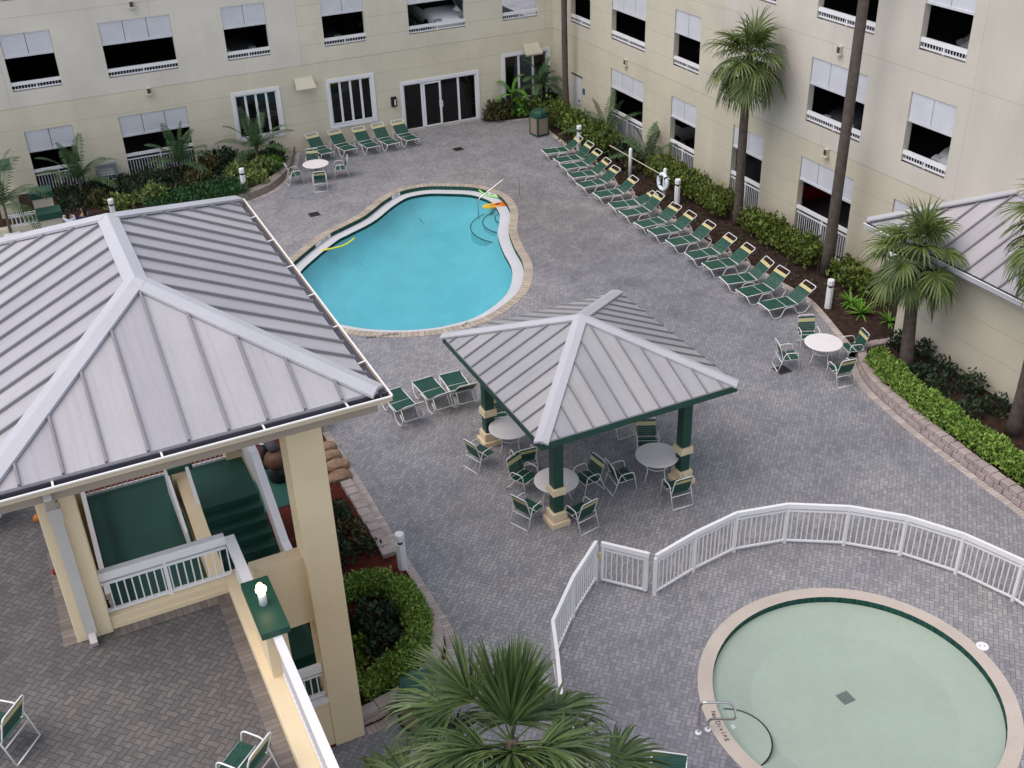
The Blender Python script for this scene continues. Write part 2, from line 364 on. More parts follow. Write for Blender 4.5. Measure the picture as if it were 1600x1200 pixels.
    def build(s, name, mat, parent=None, smooth=False, world=True, bevel=0.0, uvs=None):
        me = bpy.data.meshes.new(name)
        o = woff(parent) if (parent is not None and world) else Vector((0, 0, 0))
        me.from_pydata([(x-o.x, y-o.y, z-o.z) for x, y, z in s.v], [], s.f)
        if uvs:
            ul = me.uv_layers.new(name='UVMap')
            for lp in me.loops: ul.data[lp.index].uv = uvs[lp.vertex_index]
        me.materials.append(mat)
        if smooth:
            for p in me.polygons: p.use_smooth = True
        me.update()
        ob = bpy.data.objects.new(name, me); COL.objects.link(ob)
        if parent is not None: ob.parent = parent; KIDS.setdefault(parent.name, []).append(ob)
        if bevel:
            b = ob.modifiers.new('bevel', 'BEVEL'); b.width = bevel; b.segments = 2; b.limit_method = 'ANGLE'
        return ob
def copy_tree(o, parent=None):
    c = o.copy(); COL.objects.link(c)
    if parent is not None: c.parent = parent; KIDS.setdefault(parent.name, []).append(c)
    for ch in list(KIDS.get(o.name, [])): copy_tree(ch, c)
    return c
def fillet(pts, rad, n=4):
    pts = [Vector(p) for p in pts]; out = [pts[0]]
    for i in range(1, len(pts)-1):
        a, p, b = pts[i-1], pts[i], pts[i+1]
        r = min(rad, (a-p).length*.45, (b-p).length*.45)
        s0 = p+(a-p).normalized()*r; s1 = p+(b-p).normalized()*r
        for k in range(n+1):
            t = k/n; out.append((1-t)**2*s0+2*t*(1-t)*p+t*t*s1)
    out.append(pts[-1]); return out
def spline(pts, closed=False, n=8):
    pts = [Vector((p[0], p[1], p[2] if len(p) > 2 else 0)) for p in pts]; N = len(pts); out = []
    for i in range(N if closed else N-1):
        if closed: p0, p1, p2, p3 = pts[i-1], pts[i], pts[(i+1) % N], pts[(i+2) % N]
        else: p0, p1, p2, p3 = pts[max(i-1, 0)], pts[i], pts[i+1], pts[min(i+2, N-1)]
        for k in range(n):
            t = k/n
            out.append(.5*((2*p1)+(-p0+p2)*t+(2*p0-5*p1+4*p2-p3)*t*t+(-p0+3*p1-3*p2+p3)*t**3))
    if not closed: out.append(pts[-1])
    return out
def offset(pts, d, closed=True):
    """to the left of the running direction by d"""
    N = len(pts); out = []
    for i, p in enumerate(pts):
        a = pts[i-1] if (closed or i > 0) else p; b = pts[(i+1) % N] if (closed or i < N-1) else p
        t = (b-a); t.z = 0; t.normalize(); out.append(p+Vector((-t.y, t.x, 0))*d)
    return out
def ccw(pts):
    a = sum(pts[i].x*pts[(i+1) % len(pts)].y-pts[(i+1) % len(pts)].x*pts[i].y for i in range(len(pts)))
    return pts if a > 0 else pts[::-1]
def strip(a, b, za, zb, closed=True, name=None, mat=None, parent=None):
    """ribbon between two point lists, U along it in metres"""
    m = MB(); uvs = []; N = len(a); u = 0
    idx = list(range(N))+([0] if closed else [])
    for q, i in enumerate(idx):
        if q: u += (a[i]-a[idx[q-1]]).length
        m.v += [(a[i].x, a[i].y, za), (b[i].x, b[i].y, zb)]; uvs += [(u, 0), (u, 1)]
    for q in range(len(idx)-1):
        m.f.append((2*q, 2*q+2, 2*q+3, 2*q+1))
    return m.build(name, mat, parent, uvs=uvs)
def text(s, size, loc, rz, mat, parent, name='lettering', rx=0.0, extrude=0.002):
    cu = bpy.data.curves.new(name, 'FONT'); cu.body = s; cu.size = size; cu.align_x = 'CENTER'; cu.align_y = 'CENTER'; cu.extrude = extrude
    tmp = bpy.data.objects.new(name+'_tmp', cu); COL.objects.link(tmp)
    me = bpy.data.meshes.new_from_object(tmp.evaluated_get(bpy.context.evaluated_depsgraph_get()))
    bpy.data.objects.remove(tmp); bpy.data.curves.remove(cu)
    me.materials.clear(); me.materials.append(mat)
    ob = bpy.data.objects.new(name, me); COL.objects.link(ob); ob.rotation_euler = (rx, 0, rz)
    ob.location = Vector(loc)-woff(parent); ob.parent = parent; KIDS.setdefault(parent.name, []).append(ob)
    return ob
# ---- foliage
def leafset(m, pts, size, up=0.5, aspect=0.5):
    for p in pts:
        d = Vector((ru(-1, 1), ru(-1, 1), ru(-.5, 1)+up)).normalized(); sd = d.cross(Vector((ru(-1, 1), ru(-1, 1), ru(-1, 1)))).normalized()
        s = size*ru(.65, 1.3); nrm = d.cross(sd)
        p = Vector(p); w = s*aspect*.5
        m.add([p, p+d*s*.5+sd*w+nrm*s*.08, p+d*s, p+d*s*.5-sd*w+nrm*s*.08], [(0, 1, 2, 3)])
def bush_pts(c, rx, ry, rz, n, core=.45):
    out = []; ph = [ru(0, 6.28) for _ in range(4)]
    for _ in range(n):
        a = ru(0, 2*PI); e = math.asin(ru(-.25, 1)); k = (core+(1-core)*rnd()**.5)
        k *= 1+.16*math.sin(3*a+ph[0])*math.cos(2*e+ph[1])+.12*math.sin(5*a+ph[2])
        out.append((c[0]+rx*k*math.cos(a)*math.cos(e), c[1]+ry*k*math.sin(a)*math.cos(e), c[2]+rz*max(0.02, k*math.sin(e)+.15)))
    return out
def bush(name, c, rx, ry, rz, n, leaf, mat, label, cat='shrub', group=None, aspect=.5, up=.5):
    t = empty(name, c, label, cat, group); m = MB(); leafset(m, bush_pts(c, rx, ry, rz, n), leaf, up, aspect); m.build('foliage', mat, t)
    s = MB()
    for _ in range(6):
        a = ru(0, 6.28); s.tube([c, (c[0]+rx*.3*math.cos(a), c[1]+ry*.3*math.sin(a), c[2]+rz*.4), (c[0]+rx*.6*math.cos(a), c[1]+ry*.6*math.sin(a), c[2]+rz*.75)], [.018, .012, .005], 5)
    s.build('stem', M['stem'], t); return t
def hedge(name, path, w, h, per_m, leaf, mat, label, z0=0.0, lump=.22, top=True):
    pts = spline(path, n=6); t = empty(name, (pts[0].x, pts[0].y, z0), label, 'hedge'); m = MB(); P = []
    ph = [ru(0, 6.28) for _ in range(3)]; acc = 0
    for i in range(len(pts)-1):
        a, b = pts[i], pts[i+1]; l = (b-a).length; d = (b-a).normalized(); sd = Vector((-d.y, d.x, 0))
        for _ in range(int(per_m*l)):
            q = rnd(); s_ = acc+q*l
            bump = 1+lump*(.6*math.sin(s_*3.1+ph[0])+.5*math.sin(s_*7.3+ph[1])+.35*math.sin(s_*12.1+ph[2]))
            e = ru(0, PI); k = ru(.62, 1.0)*bump
            P.append(a+(b-a)*q+sd*(w/2*math.cos(e)*min(k, 1.15))+Vector((0, 0, z0+h*(.12+.88*abs(math.sin(e))**.6*k)*ru(.85, 1.05) if rnd() < .75 else z0+ru(.1, .8)*h)))
        acc += l
    leafset(m, P, leaf, .45, .55); m.build('foliage', mat, t)
    s = MB(); acc = 0
    for i in range(0, len(pts), 3):
        p = pts[i]; s.tube([(p.x, p.y, z0-.02), (p.x+ru(-.1, .1), p.y+ru(-.1, .1), z0+h*.7)], [.02, .008], 5)
    s.build('stem', M['stem'], t); return t
def fan_frond(m, dead, base, az, el, pet, R, seg, droop, wid, big=False, spread=118):
    """costapalmate leaf: stalk then fan"""
    mm = dead
    d = Vector((math.cos(az)*math.cos(el), math.sin(az)*math.cos(el), math.sin(el)))
    sd = Vector((-math.sin(az), math.cos(az), 0)); up = sd.cross(d)*-1
    if up.z < 0: up = -up
    n = 5; P = [Vector(base)]; dd = d.copy()
    for i in range(n):
        dd = (dd+Vector((0, 0, -droop*.10))).normalized(); P.append(P[-1]+dd*pet/n)
    m.tube(P, [wid*1.0, wid*.9, wid*.7, wid*.6, wid*.5, wid*.4], 4)
    hub = P[-1]; sd = dd.cross(Vector((0, 0, 1)))
    sd = sd.normalized() if sd.length > .05 else Vector((-math.sin(az), math.cos(az), 0)); nrm = sd.cross(dd)
    for k in range(seg):
        f = k/(seg-1)*2-1; a = f*math.radians(spread)
        ca, sa = math.cos(a), math.sin(a)
        dirn = (dd*ca+sd*sa+nrm*(.25*abs(sa)+ru(-.06, .06)*(2.6 if big else 1))+sd*(ru(-.09, .09) if big else 0)).normalized()
        ln = R*(1-.32*abs(f)**2)*ru(.9, 1.06); q = hub+dd*(R*.16*(1-abs(f))); w = wid*ru(.9, 1.15)*(1.35 if big else 1.25)
        side = nrm.cross(dirn).normalized(); pts = []; cur = q; dv = dirn.copy(); ns = 4
        ws = [.55, 1.0, .9, .55, .05]
        for i in range(ns+1):
            pts += [cur+side*w*ws[i], cur+nrm*(-w*.35 if i < ns else 0), cur-side*w*ws[i]]
            dv = (dv+Vector((0, 0, -droop*(.05+.13*i)*ru(.5 if big else .8, 1.6 if big else 1.2)))).normalized(); cur = cur+dv*ln/ns
        fs = []
        for i in range(ns):
            o = i*3; fs += [(o, o+1, o+4, o+3), (o+1, o+2, o+5, o+4)]
        m.add(pts, fs)
def fan_palm(label, foot, top, r0, r1, nf, R, pet, seg, wid, dead_n=5, big=False, seed=1, name='fan_palm', group='tall fan palms'):
    random.seed(seed)
    t = empty(name, foot, label, 'palm tree', group)
    f, tp = Vector(foot), Vector(top); P = []; rad = []; ax = (tp-f)
    bend = Vector((ru(-.12, .12), ru(-.12, .12), 0))
    for i in range(13):
        s = i/12; P.append(f+ax*s+bend*math.sin(s*PI)); rad.append((r0*(1.25-.25*min(1, s*8)) if s < .12 else r0+(r1-r0)*s)*ru(.96, 1.04))
    P.append(tp+ax.normalized()*.35); rad.append(r1*.5)
    MB().tube(P, rad, 12).build('trunk', M['trunk'], t, True)
    m = MB(); d = MB()
    for i in range(nf):
        s = (i+.5)/nf; el = math.radians((82-128*s**.95 if not big else 84-100*s)+ru(-7, 7)); az = i*2.39996+ru(-.35, .35)
        fan_frond(m, m, tp+Vector((0, 0, .25-.45*s)), az, el, pet*ru(.75, 1.2)*(.40+.60*min(1, s*1.6)), R*ru(.8, 1.12), seg, (.7+1.5*s) if not big else (.45+1.0*s), wid, big)
    m.build('crown', L['fan2' if big else 'fan'], t)
    for i in range(dead_n):
        fan_frond(d, d, tp+Vector((0, 0, -.2)), ru(0, 6.28), math.radians(ru(-62, -30)), pet*.75, R*.7, seg//2, 2.0, wid)
    if dead_n: d.build('dead_frond', L['dead'], t)
    random.seed(seed+100); return t
def feather_palm(label, foot, h, nf, ln, mat=None, seed=1, name='feather_palm', lf=.42, group='young feather palms', arch=1.0):
    random.seed(seed); t = empty(name, foot, label, 'palm', group); m = MB(); f = Vector(foot)
    MB().tube([f, f+Vector((0, 0, h*.5)), f+Vector((.02, .02, h))], [.07, .055, .045], 8).build('trunk', M['stem'], t, True)
    for i in range(nf):
        s = (i+.5)/nf; az = i*2.4+ru(-.3, .3); el = math.radians(86-75*s); d = Vector((math.cos(az)*math.cos(el), math.sin(az)*math.cos(el), math.sin(el)))
        p = f+Vector((0, 0, h)); n = 12; L_ = ln*ru(.85, 1.1); P = [p]
        for k in range(n):
            d = (d+Vector((0, 0, -.075*arch*(.4+k/n*1.6)))).normalized(); P.append(P[-1]+d*L_/n)
        m.tube(P, [.016*(1-.8*k/n) for k in range(n+1)], 4)
        for k in range(2, n+1):
            for hf in (0, .5):
                a = P[k-1].lerp(P[k], hf); dd = (P[k]-P[k-1]).normalized(); sd = dd.cross(Vector((0, 0, 1)))
                if sd.length < .05: sd = Vector((-math.sin(az), math.cos(az), 0))
                sd.normalize(); l2 = lf*(math.sin(PI*(.12+.82*k/n))**.6)*ru(.85, 1.1)
                for sg in (-1, 1):
                    q = (sd*sg+dd*.75+Vector((0, 0, .15))).normalized(); e = a+q*l2*.55; tip = a+q*l2+Vector((0, 0, -.25*l2)); w = dd*.029
                    m.add([a-w*.5, a+w*.5, e+w, e-w, tip], [(0, 1, 2, 3), (3, 2, 4)])
    m.build('crown', mat or L['feather'], t); random.seed(seed+50); return t
# ------------------------------------------------------------------ light
SUN_EL, SUN_AZ = math.radians(62), math.radians(-88)      # azimuth from +Y, clockwise
w = bpy.data.worlds.new('World'); scene.world = w; w.use_nodes = True
nt = w.node_tree; bg = nt.nodes['Background']
sky = nt.nodes.new('ShaderNodeTexSky'); sky.sky_type = 'NISHITA'; sky.sun_disc = False
sky.sun_elevation = SUN_EL; sky.sun_rotation = SUN_AZ; sky.dust_density = 0.6; sky.air_density = 1.0; sky.ozone_density = 1.0
hs = nt.nodes.new('ShaderNodeHueSaturation'); hs.inputs['Saturation'].default_value = 0.45
nt.links.new(sky.outputs[0], hs.inputs['Color']); nt.links.new(hs.outputs[0], bg.inputs[0]); bg.inputs[1].default_value = 0.15
sd = bpy.data.lights.new('sun', 'SUN'); sd.energy = 1.4; sd.angle = math.radians(58); sd.color = (1.0, 0.86, 0.76)
so = bpy.data.objects.new('sun', sd); COL.objects.link(so)
sv = Vector((math.sin(SUN_AZ)*math.cos(SUN_EL), math.cos(SUN_AZ)*math.cos(SUN_EL), math.sin(SUN_EL)))
so.rotation_euler = sv.to_track_quat('Z', 'Y').to_euler(); so.location = sv*60
vs = scene.view_settings; vs.view_transform = 'Standard'; vs.look = 'None'; vs.exposure = 0.72; vs.gamma = 1.0; vs.use_curve_mapping = False
scene.cycles.max_bounces = 8; scene.cycles.transparent_max_bounces = 24; scene.cycles.use_denoising = True

YW, XW, T = 48.81, 25.4, 4.46
# ------------------------------------------------------------------ pools
OUT = ccw(spline([(8.66,37.77),(10.07,39.08),(10.85,39.55),(12.03,40.23),(13.25,41.34),(14.35,42.02),(15.52,42.03),(16.5,41.54),(17.59,40.65),(18.12,39.25),(17.91,37.75),(17.45,36.68),(16.88,35.61),(16.42,34.19),(16.1,32.85),(15.63,31.77),(14.9,30.72),(13.9,29.91),(12.67,29.35),(11.31,29.3),(10.3,29.56),(9.38,30.02),(8.4,30.8),(7.4,32.1),(6.95,33.6),(7.1,35.2),(7.75,36.7)], True, 6))
C1 = offset(OUT, .33); C2 = offset(C1, .42); ZL, ZW = -.15, -.21
pool = empty('swimming_pool', (12.5, 35, 0), 'large curved turquoise swimming pool with tan brick edge and dark green tile band', 'swimming pool')
strip(OUT, C1, 0.012, 0.012, True, 'coping', M['coping'], pool)
strip(OUT, OUT, -.02, .012, True, 'coping_edge', M['coping'], pool)
strip(C1, C1, .012, ZL, True, 'tile_band', M['tile'], pool)
strip(C1, C2, ZL, ZL, True, 'ledge', M['plaster'], pool)
strip(C2, C2, ZL, ZL-.13, True, 'tile_band', M['tile'], pool)
b = MB(); n = len(C2); RG = [(C2, ZL-.13)]+[(offset(C2, d_), z_) for d_, z_ in ((.15, -.62), (.5, -.92), (1.0, -1.08), (1.7, -1.15))]
for r_, z_ in RG: b.v += [(p.x, p.y, z_) for p in r_]
for q in range(len(RG)-1): b.f += [(q*n+i, q*n+(i+1) % n, q*n+n+(i+1) % n, q*n+n+i) for i in range(n)]
b.sheet([[(p.x, p.y) for p in RG[-1][0]]], -1.15)
b.build('basin', M['basin'], pool, True)
# round entry steps by the hand rail
sc = at(806, 335, ZW)
def half_disc(c, r, a0, a1, n=20): return [(c.x+r*math.cos(a0+(a1-a0)*i/n), c.y+r*math.sin(a0+(a1-a0)*i/n)) for i in range(n+1)]
for i, (r, z) in enumerate(((1.85, -.70), (1.35, -.50), (.85, -.34))):
    m = MB(); m.prism(half_disc(sc, r, math.radians(62), math.radians(262)), -1.25, z); st = m.build('step', M['basin'], pool)
    q = half_disc(sc, r, math.radians(62), math.radians(262)); m = MB(); m.tube([(x, y, z+.003) for x, y in q], .02, 5); m.build('nosing', M['tile'], st)
m = MB(); m.sheet([[(p.x, p.y) for p in C2]], ZW)
tag(m.build('pool_water', M['water']), kind='structure')
for (px, py, s_, wd) in ((523, 378, '4 FT  4 IN', .62), (626, 306, '3 FT', .34), (774, 302, '3 FT', .36)):
    p = at(px, py, -.07); k = min(range(len(C1)), key=lambda i: (C1[i]-Vector((p.x, p.y, 0))).length)
    a = C1[k-1]; b_ = C1[(k+1) % len(C1)]; d = (b_-a).normalized(); nn = Vector((-d.y, d.x, 0)); c = C1[k]+nn*.012
    m = MB(); m.obox((c.x, c.y, -.07), d*wd, nn*.006, Vector((0, 0, .068))); pl = m.build('depth_marker', M['white'], pool)
    text(s_, .12, (c.x+nn.x*.01, c.y+nn.y*.01, -.07), math.atan2(d.y, d.x)+PI, M['ink'], pl, 'lettering', PI/2)
p = at(598, 524.5, .015); text('NO DIVING', .20, (p.x, p.y, .016), math.radians(-13), M['ink'], pool, 'lettering')
p = at(728, 507, .015); text('4 FT', .20, (p.x, p.y, .016), math.radians(28), M['ink'], pool, 'lettering')
# hand rail
hr = empty('pool_handrail', at(812, 312), 'bent steel grab rail over the round steps of the turquoise pool', 'hand rail')
a = at(748, 343, ZW-.3); c = at(812, 312, 0); dv = Vector((c.x-a.x, c.y-a.y, 0))
m = MB(); m.tube(fillet([a, (a.x, a.y, .35), (a.x+dv.x*.62, a.y+dv.y*.62, 1.0), (c.x, c.y, 1.0), (c.x, c.y, 0)], .14), .024, 8); m.build('rail', M['steel'], hr, True)
m = MB(); m.lathe((c.x, c.y, 0), [(.06, 0), (.06, .02), (.03, .03)], 14); m.build('flange', M['steel'], hr)
# wading pool
WC = Vector((12.58, 11.35, 0)); WR = 3.13
def ring(r, n=72): return [Vector((WC.x+r*math.cos(2*PI*i/n), WC.y+r*math.sin(2*PI*i/n), 0)) for i in range(n)]
W0, W1, W2 = ring(WR), ring(WR-.30), ring(WR-.33)
wp = empty('wading_pool', (WC.x, WC.y, 0), 'round pale green wading pool with cream coping inside the white fence', 'wading pool')
strip(W0, W1, .014, .014, True, 'coping', M['wading_coping'], wp); strip(W0, W0, -.02, .014, True, 'coping_edge', M['wading_coping'], wp)
strip(W1, W1, .014, -.16, True, 'tile_band', M['tile'], wp)
b = MB(); b.sheet([[(p.x, p.y) for p in ring(WR-1.1)]], -.36); n = 72; k = len(b.v); i1 = ring(WR-1.1)
b.v += [(p.x, p.y, -.14) for p in W1]+[(p.x, p.y, -.36) for p in i1]; b.f += [(k+i, k+(i+1) % n, k+n+(i+1) % n, k+n+i) for i in range(n)]
b.build('basin', M['basin2'], wp, True)
sc2 = at(1128, 1150, 0); ang = math.atan2(sc2.y-WC.y, sc2.x-WC.x); sp = WC+Vector((math.cos(ang), math.sin(ang), 0))*(WR-.35)
q = [(sp.x+.78*math.cos(ang+PI/2+PI*i/18), sp.y+.78*math.sin(ang+PI/2+PI*i/18)) for i in range(19)]
m = MB(); m.prism(q, -.48, -.20); st = m.build('step', M['basin2'], wp)
m = MB(); m.tube([(x, y, -.195) for x, y in q], .016, 5); m.build('nosing', M['black'], st)
p = at(1143, 1140, -.26); m = MB(); m.box(p.x-.07, p.x+.07, p.y-.05, p.y+.05, -.202, -.190); m.build('tread_tile', M['white'], st)
p = at(1320, 1097, -.48); m = MB(); m.box(p.x-.14, p.x+.14, p.y-.14, p.y+.14, -.37, -.350); m.build('drain', M['grate2'], wp)
m = MB(); m.sheet([[(p.x, p.y) for p in ring(WR-.302)]], -.10); tag(m.build('wading_water', M['water2']), kind='structure')
for i, ch in enumerate('No Diving'):
    a = math.radians(162.6+i*1.66); rr = 2.945
    if ch != ' ': text(ch, .135, (WC.x+rr*math.cos(a), WC.y+rr*math.sin(a), .018), a+PI/2, M['ink'], wp, 'lettering')
hr = empty('wading_handrail', at(1098, 1142), 'looped steel grab rail beside the round wading pool', 'hand rail')
p0, p1 = at(1091, 1145), at(1106, 1140); q0, q1 = at(1101, 1097, .85), at(1149, 1104, .80)
dv = (WC-p0); dv.z = 0; dv.normalize()
m = MB(); m.tube(fillet([p0, p0+Vector((0, 0, .84)), q1+Vector((.02, .10, 0)), q1+Vector((-.02, -.12, -.22)), p1+Vector((0, 0, .30)), p1], .12), .026, 9); m.build('rail', M['steel'], hr, True)
m = MB()
for p in (p0, p1): m.lathe(p, [(.065, 0), (.065, .018), (.03, .035)], 14)
m.build('flange', M['white'], hr)
# ------------------------------------------------------------------ ground
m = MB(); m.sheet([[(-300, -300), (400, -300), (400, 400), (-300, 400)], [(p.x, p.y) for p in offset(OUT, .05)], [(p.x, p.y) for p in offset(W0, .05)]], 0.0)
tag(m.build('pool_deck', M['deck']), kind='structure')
def bed(name, poly, z, mat):
    m = MB(); m.prism([(p[0], p[1]) for p in poly], -.02, z, False); return tag(m.build(name, mat), kind='structure')
LC = spline([(11.95,48.8),(11.72,48.3),(11.39,47.36),(10.73,45.98),(9.68,44.66),(8.4,44.0),(6.5,43.6),(3,43.4),(-4,43.4)], n=6)
LI = offset(LC, .42, False) if False else [p+Vector((-.42*math.cos(i/len(LC)*1.2), .42*math.sin(.3+i/len(LC)*1.27), 0)) for i, p in enumerate(LC)]
bed('planting_bed', LI+[Vector((-4, 48.8, 0))], .30, M['mulch'])
RE = [(23.9,47.5),(23.45,45.4),(23.25,43.3),(22.95,40.2),(22.71,37.66),(22.69,33.72),(22.62,30.97),(22.78,28.83),(22.9,26.59),(22.9,25.6),(22.68,24.65),(22.27,23.38),(21.98,22.5),(21.6,21.85)]
RS = spline(RE, n=5)
bed('planting_bed', RS+[Vector((25.4, 21.85, 0)), Vector((25.4, 47.5, 0))], .05, M['mulch'])
bed('planting_bed', [(21.45,48.8),(21.48,48.2),(22.6,47.95),(23.9,47.68),(25.4,47.5),(25.4,48.8)], .055, M['mulch'])
def border(name, pts, wd, mat=None, z=.004, side=1):
    strip(pts, offset(pts, wd*side, False), z, z, False, name, mat or M['soldier'], None)['kind'] = 'structure'
border('brick_border', RS, .22, side=-1)
border('brick_border', spline([(21.4,48.25),(22.6,47.93),(23.9,47.6)], n=4), .2, side=-1)
border('brick_border', offset(LC, .01, False), .22, side=1)
# front right planter
PO = spline([(22.95,21.85),(22.2,22.0),(21.75,21.92),(21.4,21.6),(20.94,20.8),(20.67,20.0),(20.47,18.77),(20.34,17.74),(20.28,16.82),(20.2,15.63),(20.13,14.24),(19.95,12.2),(19.6,9.5)], n=6)
def block_wall(name, pts, h, n_c, depth, label, side, bl=.30, parent_mat=None):
    t = empty(name, (pts[0].x, pts[0].y, 0), label, 'retaining wall'); m = MB(); top = MB(); acc = 0; P = []
    L_ = [0]
    for i in range(1, len(pts)): L_.append(L_[-1]+(pts[i]-pts[i-1]).length)
    def pt(s):
        s = max(0, min(s, L_[-1]-1e-4)); i = next(k for k in range(len(L_)-1) if L_[k+1] > s); f = (s-L_[i])/(L_[i+1]-L_[i])
        return pts[i].lerp(pts[i+1], f), (pts[i+1]-pts[i]).normalized()
    hc = h/n_c
    for c in range(n_c):
        s = -(c % 2)*bl*.5
        while s < L_[-1]:
            p, d = pt(max(s+bl*.5, 0)); nn = Vector((-d.y, d.x, 0))*side
            j = ru(-.012, .012); dd = depth*ru(.94, 1.06)
            cc = p+nn*(depth/2+j+.01*c); a = ru(-.03, .03); d2 = (d+nn*a).normalized(); n2 = Vector((-d2.y, d2.x, 0))*side
            (top if c == n_c-1 else m).obox((cc.x, cc.y, c*hc+hc/2), d2*(bl/2-.008), n2*dd/2, Vector((0, 0, hc/2-.004+(ru(0, .012) if c == n_c-1 else 0))))
            s += bl
    m.build('wall_course', parent_mat or M['stone'], t, bevel=.018); top.build('cap_stone', parent_mat or M['stone'], t, bevel=.018); return t
block_wall('planter_wall', PO, .34, 2, .27, 'long curved two course pinkish block wall around the hedge planter by the side building', 1)
bed('planting_bed', offset(PO, .25, False)+[Vector((23.2, 9.5, 0)), Vector((23.2, 21.85, 0))], .26, M['mulch'])
border('brick_border', offset(PO, -.01, False), .22, side=-1)
block_wall('planter_wall', [p for p in LC[2:34]], .30, 2, .40, 'curved grey brown stone wall of the flower bed beside the far patio table', -1, .36, M['stone2'])
# left front bed with red mulch
SO = spline([(6.15,27.5),(6.13,25.45),(6.15,23.15),(6.13,20.71),(6.12,19.0),(6.13,17.67),(6.12,16.85),(5.95,16.2),(5.6,15.65),(5.1,15.2),(4.4,14.95),(3.5,14.85)], n=6)
border('brick_border', SO, .22, side=-1)
bed('red_mulch_bed', offset(SO, -.22, False)+[Vector((2.9, 14.9, 0)), Vector((-3, 15, 0)), Vector((-3, 27.5, 0))], .05, M['red'])
SB = [Vector(p+(0,)) for p in ((5.90,22.95),(5.90,21.8),(5.88,20.6),(5.86,19.7))]
block_wall('planter_wall', spline(SB, n=4), .17, 1, .30, 'short straight row of square pink edging blocks along the red mulch bed', -1, .33)
SB = [Vector(p+(0,)) for p in ((5.88,17.95),(5.92,17.3),(5.86,16.7),(5.66,16.2),(5.3,15.72),(4.85,15.38),(4.2,15.18),(3.5,15.08))]
block_wall('planter_wall', spline(SB, n=6), .30, 2, .28, 'curved pink stone wall wrapped around the clipped hedge near the large column', -1, .42)
for i, (x, y, s_) in enumerate(((5.80,24.75,.30),(5.78,24.28,.30),(5.80,23.80,.34),(5.66,23.28,.36))):
    m = MB(); ph = ru(0, 6)
    m.lathe((x, y, 0), [(s_*.9, -.02), (s_*1.0, .08), (s_*.85, .17), (s_*.45, .22)], 11)
    m.v = [(vx+ru(-.025, .025), vy*1+ru(-.025, .025)-(vy-y)*.25, vz*ru(.9, 1.1)) for vx, vy, vz in m.v]
    tag(m.build('boulder', M['boulder'], bevel=.03), ('pale flat edging boulder nearest the bin, farthest of the four brown boulders', 'rounded brown boulder second from the bin beside the large column', 'rounded brown boulder third from the bin beside the large column', 'largest brown boulder, next to the row of square pink blocks')[i], 'boulder', 'boulders edging the red mulch bed')
# ------------------------------------------------------------------ the building round the court
def wall_open(m, axis, c, a0, a1, z1, openings, th, outward):
    """wall at axis = c; openings (lo, hi, zlo, zhi); outward +1/-1 is where the court lies"""
    As = sorted({a0, a1, *[o[0] for o in openings], *[o[1] for o in openings]}); Zs = sorted({0, z1, *[o[2] for o in openings], *[o[3] for o in openings]})
    back = c-outward*th
    def P(a, d, z): return (a, d, z) if axis == 'y' else (d, a, z)
    for i in range(len(As)-1):
        for j in range(len(Zs)-1):
            ca, cz = (As[i]+As[i+1])/2, (Zs[j]+Zs[j+1])/2
            if any(o[0] < ca < o[1] and o[2] < cz < o[3] for o in openings): continue
            for d in (c, back): m.add([P(As[i], d, Zs[j]), P(As[i+1], d, Zs[j]), P(As[i+1], d, Zs[j+1]), P(As[i], d, Zs[j+1])], [(0, 1, 2, 3)])
    for (l, h, zl, zh) in openings:
        for q in ((l, zl, l, zh), (h, zl, h, zh), (l, zh, h, zh)):
            m.add([P(q[0], c, q[1]), P(q[2], c, q[3]), P(q[2], back, q[3]), P(q[0], back, q[1])], [(0, 1, 2, 3)])
def P3(axis, a, d, z): return (a, d, z) if axis == 'y' else (d, a, z)
def B3(m, axis, a0, a1, d0, d1, z0, z1):
    if axis == 'y': m.box(a0, a1, min(d0, d1), max(d0, d1), z0, z1)
    else: m.box(min(d0, d1), max(d0, d1), a0, a1, z0, z1)
def bay(axis, c, o, out, zsh, npan, wing, ztop, zboard):
    """a garage opening: louvre shutter above, low railing below"""
    l, h, zl, zh = o; ins = c-out*.10
    m = MB(); pw = (h-l)/npan
    for k in range(npan): B3(m, axis, l+k*pw+.012, l+(k+1)*pw-.012, ins, ins+out*.05, zsh, zh-.01)
    B3(m, axis, l+.005, h-.005, ins-out*.01, ins+out*.065, zsh-.05, zsh+.03)
    m.build('shutter', M['shutter'], wing)
    m = MB(); B3(m, axis, l+.003, h-.003, ins-out*.03, ins+out*.07, zboard, ztop)            # board
    base = zl+.03; B3(m, axis, l+.003, h-.003, ins-out*.01, ins+out*.04, base, base+.05)
    if zboard-base > .5: B3(m, axis, l+.003, h-.003, ins-out*.01, ins+out*.04, zboard-.16, zboard-.11)
    nb = int((h-l)/.115)
    for k in range(1, nb):
        a = l+(h-l)*k/nb; B3(m, axis, a-.011, a+.011, ins, ins+out*.022, base+.05, zboard-.11 if zboard-base > .5 else zboard)
    for a in ([(l+h)/2] if npan < 3 or True else []): B3(m, axis, a-.03, a+.03, ins-out*.012, ins+out*.045, zl+.005, zboard)
    m.build('railing', M['white'], wing)
BL = [(.77,2.67,2),(4.55,7.42,3),(9.55,11.43,2),(13.9,15.85,2),(17.95,20.77,3),(22.7,24.57,2)]
farw = empty('hotel_wing', (12, YW, 0), 'far cream parking wing with glazed lobby doors and louvred openings', 'building')
ops = []
for (a, b_, n) in BL: ops.append((a, b_, 4.53, 6.77)); ops.append((a, b_, 8.03, 10.2))
GF = [(.77,2.67,.05,2.88),(4.55,7.42,.05,2.88)]
WINS = [(9.55,11.43,1.05,2.98,4),(13.88,15.88,.95,2.92,4),(17.42,21.18,.06,2.28,4),(22.72,25.05,.68,2.85,3)]
ops += GF+[(a, b_, z0, z1) for a, b_, z0, z1, n in WINS]
